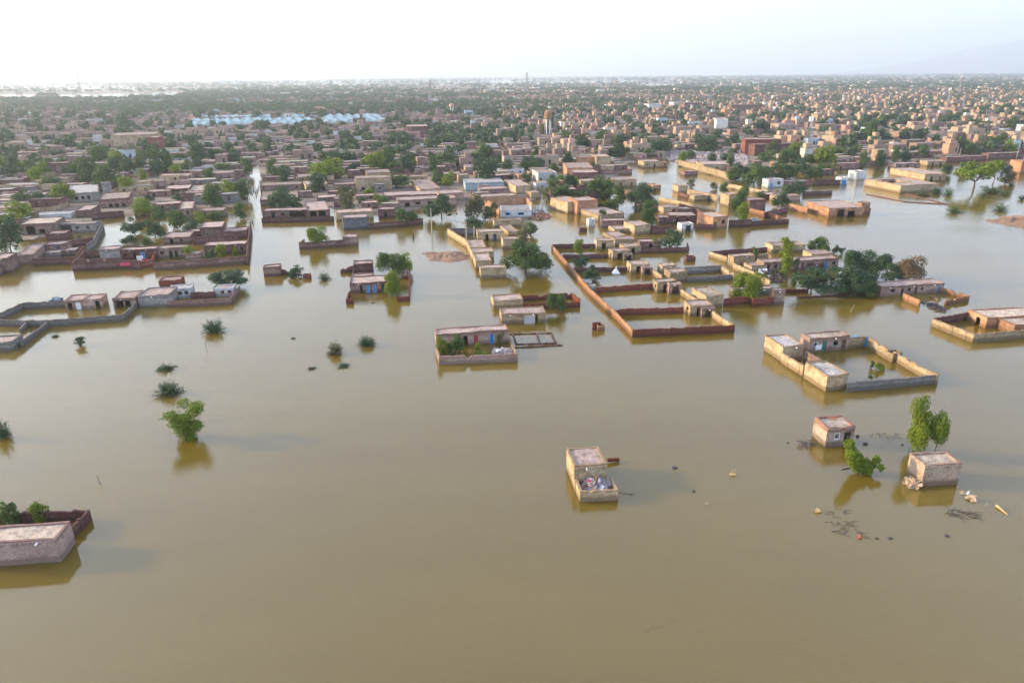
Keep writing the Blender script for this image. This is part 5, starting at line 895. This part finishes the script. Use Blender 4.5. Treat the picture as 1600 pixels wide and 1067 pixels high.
for k, X, Y, px, py in plots:
    r = rt_; X += r.uniform(-1.5, 1.5); Y += r.uniform(-1.5, 1.5)
    if k > 1300 and r.random() < (k - 1300) / 1300: continue
    g = greenness(px, py)
    if not is_land(X, Y): continue
    if r.random() < g * .8: continue
    yaw = YAW0 + r.gauss(0, .04); right = px > 780
    for sub in range(2 if k < 900 else 1):
        w, d = (r.uniform(8, 15), r.uniform(4.2, 6.5)) if sub == 0 else (r.uniform(3.5, 6), r.uniform(3.5, 5))
        ox, oy = (r.uniform(-1, 1), 3.2) if sub == 0 else (r.choice([-1, 1]) * r.uniform(3, 5), -2.2)
        x, y = X + ox * math.cos(yaw) - oy * math.sin(yaw), Y + ox * math.sin(yaw) + oy * math.cos(yaw)
        if blocked(x, y, max(w, d) * .48): continue
        h = r.uniform(2.6, 3.5)
        if r.random() < (.24 if right and k > 330 else .07 if k > 300 else 0): h = r.uniform(5.2, 6.8) if k < 900 else r.uniform(4.5, 7.5); w = min(w, r.uniform(7, 13))
        if k > 1100 and r.random() < .12: w *= 2; h = max(h, 6)
        if n_house < HMAX:
            n_house += 1; x0, y0 = x - w/2*math.cos(yaw) + d/2*math.sin(yaw), y - w/2*math.sin(yaw) - d/2*math.cos(yaw); mt = r.choice(MTR if right else MT)
            root = empty('mud_house', (x0, y0, .1), yaw); nn = max(1, int(w / 3)); ops = [(r.choice('oww'), (i + .5)/nn - .4/w, (i + .5)/nn + .4/w) for i in range(nn) if r.random() < .8]
            house_parts(root, w, d, h, mt, r.choice(['roof', 'roof', 'roof_pale', 'roof_grey']), ops, [], -.6, 1, ph=x)
            tag(root, None, 'house'); THINGS.append((root, px, py, NAMES[mt] + (' two-storey house' if h > 5 else ' flat-roofed house')))
        else: stuff_box(x, y, -.3, w, d, h + .3, yaw, tint(px, r), tuple(v * r.uniform(.8, 1.15) for v in (.34, .265, .22)), (int(w / 2.5) if k < 900 else 0)); 
        if h > 5 and k < 1500 and r.random() < .5: stuff_box(x + r.uniform(-w/4, w/4), y + 1, h, 2.6, 2.6, 2.2, yaw, tint(px, r), (.45, .36, .3)) if n_house >= HMAX else None
    if k < 1100 and not blocked(X, Y, 5.5):     # courtyard wall round the front of the plot
        hw, hh = 6.6, r.uniform(1.6, 2.2); q = [(-hw, 5), (-hw, -5.6), (hw, -5.6), (hw, 5)]; P = [(X + a * math.cos(yaw) - b_ * math.sin(yaw), Y + a * math.sin(yaw) + b_ * math.cos(yaw)) for a, b_ in q]
        if n_wall < WMAX:
            n_wall += 1; mt = r.choice(['mud', 'brown', 'mud', 'tan']) ; mb = MB(); P0 = np.array([np.array(p) - np.array(P[0]) for p in P]); o_ = np.array(P[0])
            for a, b_ in zip(P0[:-1], P0[1:]):
                e = (b_ - a) / np.hypot(*(b_ - a)); nrm = np.array([-e[1], e[0]]) * .13; nseg = 5
                for i in range(nseg):
                    p, q_ = a + (b_ - a) * i / nseg, a + (b_ - a) * (i + 1) / nseg; z1, z2 = hh + jit(i * 2 + X, 1.5), hh + jit(i * 2 + 2 + X, 1.5)
                    mb.hexa([(*(p-nrm), -.6), (*(q_-nrm), -.6), (*(q_+nrm), -.6), (*(p+nrm), -.6)], [(*(p-nrm), z1), (*(q_-nrm), z2), (*(q_+nrm), z2), (*(p+nrm), z1)])
            o = mb.build('courtyard_wall', M[mt]); o.location = (o_[0], o_[1], 0); tag(o, None, 'wall'); THINGS.append((o, px, py, {'mud': 'brown mud', 'brown': 'dark brown mud', 'tan': 'sandy mud'}[mt] + ' courtyard wall'))
        else:
            col = tint(px, r) if r.random() < .3 else (.235 * r.uniform(.8, 1.2), .155, .12)
            for (a0, a1), (b0, b1) in zip(P[:-1], P[1:]): stuff_box((a0+b0)/2, (a1+b1)/2, -.3, math.hypot(b0-a0, b1-a1), .3, hh + .3, math.atan2(b1-a1, b0-a0), col, (.4, .32, .27))
me = numesh('distant_town', SV, SF); at_ = me.color_attributes.new('tint', 'FLOAT_COLOR', 'CORNER'); T_ = np.ones((len(SF), 4, 4), dtype=np.float32); T_[:, :, :3] = np.array(ST, dtype=np.float32)[:, None, :]; at_.data.foreach_set('color', T_.ravel())
m, nt, b = newmat('town_mixed'); vc = N(nt, 'ShaderNodeVertexColor'); vc.layer_name = 'tint'; ge = N(nt, 'ShaderNodeNewGeometry'); nn = noise_n(nt, ge.outputs['Position'], .5, 5, .7)
nt.links.new(mix(nt, .7, vc.outputs[0], ramp(nt, nn, [(.3, .6), (.7, 1.35)]), 'MULTIPLY'), b.inputs['Base Color']); b.inputs['Roughness'].default_value = .95
tag(link('distant_town', me, m), 'mass of hundreds of small flat-roofed houses and yard walls filling the distance', 'town houses', kind='stuff')
# trees among the houses, nearest as things, the rest as one wood
def far_crown(seed, n, flat):
    rs = np.random.RandomState(seed); nl = 6; Lb = np.stack([rs.uniform(-.3, .3, nl), rs.uniform(-.3, .3, nl), rs.uniform(.35, .72, nl)], 1); idx = rs.randint(0, nl, n); d = rs.normal(size=(n, 3)); d[:, 2] += .3; d /= np.linalg.norm(d, axis=1)[:, None]
    C = Lb[idx] + d * rs.uniform(.15, .27, n)[:, None]; V, Fq = leaves(C, rs.uniform(.13, .24, n), d + rs.normal(size=(n, 3)) * .4, 1.4); return V, Fq
fp = [far_crown(s, 110, 1) for s in range(5)]; fps = [far_crown(s + 9, 34, 1) for s in range(4)]
TV = []; TF = []; nv = 0; rt2 = random.Random(77)
def add_far(x, y, w, h, small):
    global nv
    V, Fq = rt2.choice(fps if small else fp); a = rt2.uniform(0, 6.28); c, s = math.cos(a), math.sin(a); W = np.array(V)
    Q = np.stack([x + w * (W[:, 0]*c - W[:, 1]*s), y + w * (W[:, 0]*s + W[:, 1]*c), .1 + h * W[:, 2]], 1); TV.append(Q); TF.append(Fq + nv); nv += len(Q)
cand = []
for k, X, Y, px, py in plots:
    g = greenness(px, py); nt_ = 0
    for q in range(3 if g < .3 else 7):
        if rt2.random() < (.28 if g < .3 else g): cand.append((X + rt2.uniform(-7, 7), Y + rt2.uniform(-6, 6)))
lst = []
for x, y in cand:
    px, py, k = pr((x, y, 0))
    if k < 260 and rt2.random() < .8: continue
    if n2_ := P2(x, y, .02, 40.0) < -.12 and rt2.random() < .8: continue
    if not is_land(x, y) or blocked(x, y, 1.0): continue
    lst.append((k, x, y, px, py))
lst.sort()
for k, x, y, px, py in lst:
    w = rt2.uniform(4, 9.5); h = w * rt2.uniform(.6, 1.0) + 1
    if n_tree < TMAX:
        n_tree += 1; tree_at(rt2.choice(['round', 'round', 'umbrella', 'column']), x, y, w * .9, h, rt2.choice(['leaf_mid', 'leaf_dark', 'leaf_dark', 'leaf_bright']), pix=(px, py), zb=.1)
    else: add_far(x, y, w, h, k > 800)
for i in range(14000):                          # tree lines and orchards out to the horizon
    px = rt2.uniform(-60, 1660); t = rt2.random(); py = 119.2 + 36 * t ** 1.5
    py += (800 - px) / 1600 * 15.4 
    G = at(px, py); k = pr(G)[2]
    if k < 1300 or k > 16000: continue
    x, y = G[0], G[1] + rt2.uniform(-.03, .03) * k
    if P2(x * .3, y, 1 / 300, 60.0) < ((-.05 if k > 2500 else .0) - (.25 if px > 950 else 0)) and rt2.random() < .85: continue
    if k < 4500 and not is_land(x, y): continue
    s = 1 if k < 2500 else k / 2500; add_far(x, y, rt2.uniform(9, 22) * min(s, 3.2), rt2.uniform(7, 12) * min(1.6, s ** .5), True)
link_o = link('distant_trees', numesh('distant_trees', np.concatenate(TV), np.concatenate(TF)), M['leaf_far']); tag(link_o, 'far mass of dark green trees between and beyond the houses to the horizon', 'trees', kind='stuff')
# far pale buildings on the horizon plain
SV, SF, ST = [], [], []
for i in range(1700):
    px = rt2.uniform(-20, 1640); py = rt2.uniform(121, 150) + (800 - px) / 1600 * 15.4; G = at(px, py); k = pr(G)[2]
    if k > 7000 or not is_land(G[0], G[1]): continue
    if px < 500 and rt2.random() < .85: continue
    if px > 1200 and k > 2600 and rt2.random() < .8: continue
    if k > 3000 and rt2.random() < .6: continue
    s = max(1, k / 2200); c = rt2.choice([(.6, .57, .52), (.4, .30, .22), (.46, .30, .22), (.6, .5, .38), (.30, .22, .18)]); stuff_box(G[0], G[1], 0, rt2.uniform(8, 20) * s ** .5, 8, rt2.uniform(4, 10) * s ** .4, rt2.uniform(0, .4), c, (.5, .42, .36))
me = numesh('horizon_buildings', SV, SF); at_ = me.color_attributes.new('tint', 'FLOAT_COLOR', 'CORNER'); T_ = np.ones((len(SF), 4, 4), dtype=np.float32); T_[:, :, :3] = np.array(ST, dtype=np.float32)[:, None, :]; at_.data.foreach_set('color', T_.ravel())
tag(link('horizon_buildings', me, m), 'scatter of pale buildings dotted across the far plain near the horizon', 'far buildings', kind='stuff')

# ------------------------------------------------------------------ labels for everything not described by hand
MARKS = [('the flooded street', 400, 300), ('the slate-grey block house', 555, 350), ('the blue tents', 440, 190), ('the long cream arcaded building', 215, 215), ('the pale ornate building', 130, 303), ('the left pool', 180, 372), ('the three-arch mud building', 177, 320), ('the two-storey arcade', 583, 282),
         ('the pale blue walled house', 757, 290), ('the white and blue corner house', 806, 332), ('the water tower', 856, 200), ('the orange water-edge ruin', 1300, 330), ('the yellow courtyard building', 1410, 292), ('the rubble field', 1110, 250), ('the mid-right pool', 1040, 280), ('the grey lattice tower', 1263, 215), ('the bright yellow house', 1383, 192), ('the tall dark-green tree', 1157, 320),
         ('the far-right pool', 1530, 250), ('the long white-walled building', 70, 340), ('the centre channel', 850, 320), ('the four-yard compound', 1000, 440), ('the yellow-sided tower house', 943, 250), ('the channel brick house', 910, 325), ('the orange white-edged building', 612, 208), ('the left picture edge', 0, 280), ('the right picture edge', 1600, 215), ('the dark block', 653, 203), ('the long porch house', 460, 335), ('the blue-doored long house', 660, 315), ('the umbrella tree at far right', 1526, 270), ('the red-brown two-storey building', 1195, 225)]
ORD = ['', 'second', 'third', 'fourth', 'fifth', 'sixth', 'seventh', 'eighth', 'ninth', 'tenth', 'eleventh', 'twelfth']
groups = {}
for o, px, py, base in THINGS:
    if base is None: continue
    best = min(MARKS, key=lambda m_: math.hypot(m_[1] - px, (m_[2] - py) * 2.2)); dx, dy = px - best[1], (py - best[2]) * 2.2
    if math.hypot(dx, dy) < 14: rel = 'right beside'
    elif abs(dx) > abs(dy): rel = 'left of' if dx < 0 else 'right of'
    else: rel = 'behind' if dy < 0 else 'in front of'
    groups.setdefault((base, rel, best[0]), []).append((px, o))
for (base, rel, mk), L_ in groups.items():
    L_.sort(key=lambda t: t[0]); n = len(L_)
    for i, (px, o) in enumerate(L_):
        if n == 1: lab = f'{base} {rel} {mk}'
        elif i == 0: lab = f'leftmost {base} {rel} {mk}'
        elif i == n - 1: lab = f'rightmost {base} {rel} {mk}'
        else: lab = f'{ORD[min(i, 11)]} {base} from left, {rel} {mk}'
        o['label'] = lab
for o, px, py, base in THINGS:
    c = o.get('category'); far = py < 330
    if 'group' not in o: o['group'] = {'house': 'flat-roofed houses of the town' if far else 'flooded houses in the foreground', 'wall': 'courtyard walls among the town houses' if far else 'courtyard walls standing in the floodwater', 'tree': 'trees among the town houses' if far else 'trees standing in the floodwater', 'bush': 'bushes poking out of the floodwater'}[c]
# ------------------------------------------------------------------ haze
mb = MB(); mb.box(-26000, 26000, -300, 24000, -4, 1400)
m = bpy.data.materials.new('haze'); m.use_nodes = True; nt = m.node_tree; nt.nodes.clear(); o_ = nt.nodes.new('ShaderNodeOutputMaterial'); pv = nt.nodes.new('ShaderNodeVolumePrincipled')
pv.inputs['Color'].default_value = (.80, .90, 1.0, 1); pv.inputs['Density'].default_value = .00016; pv.inputs['Anisotropy'].default_value = .35; nt.links.new(pv.outputs[0], o_.inputs['Volume'])
tag(mb.build('haze', m), 'pale haze over the plain', 'haze', kind='stuff')
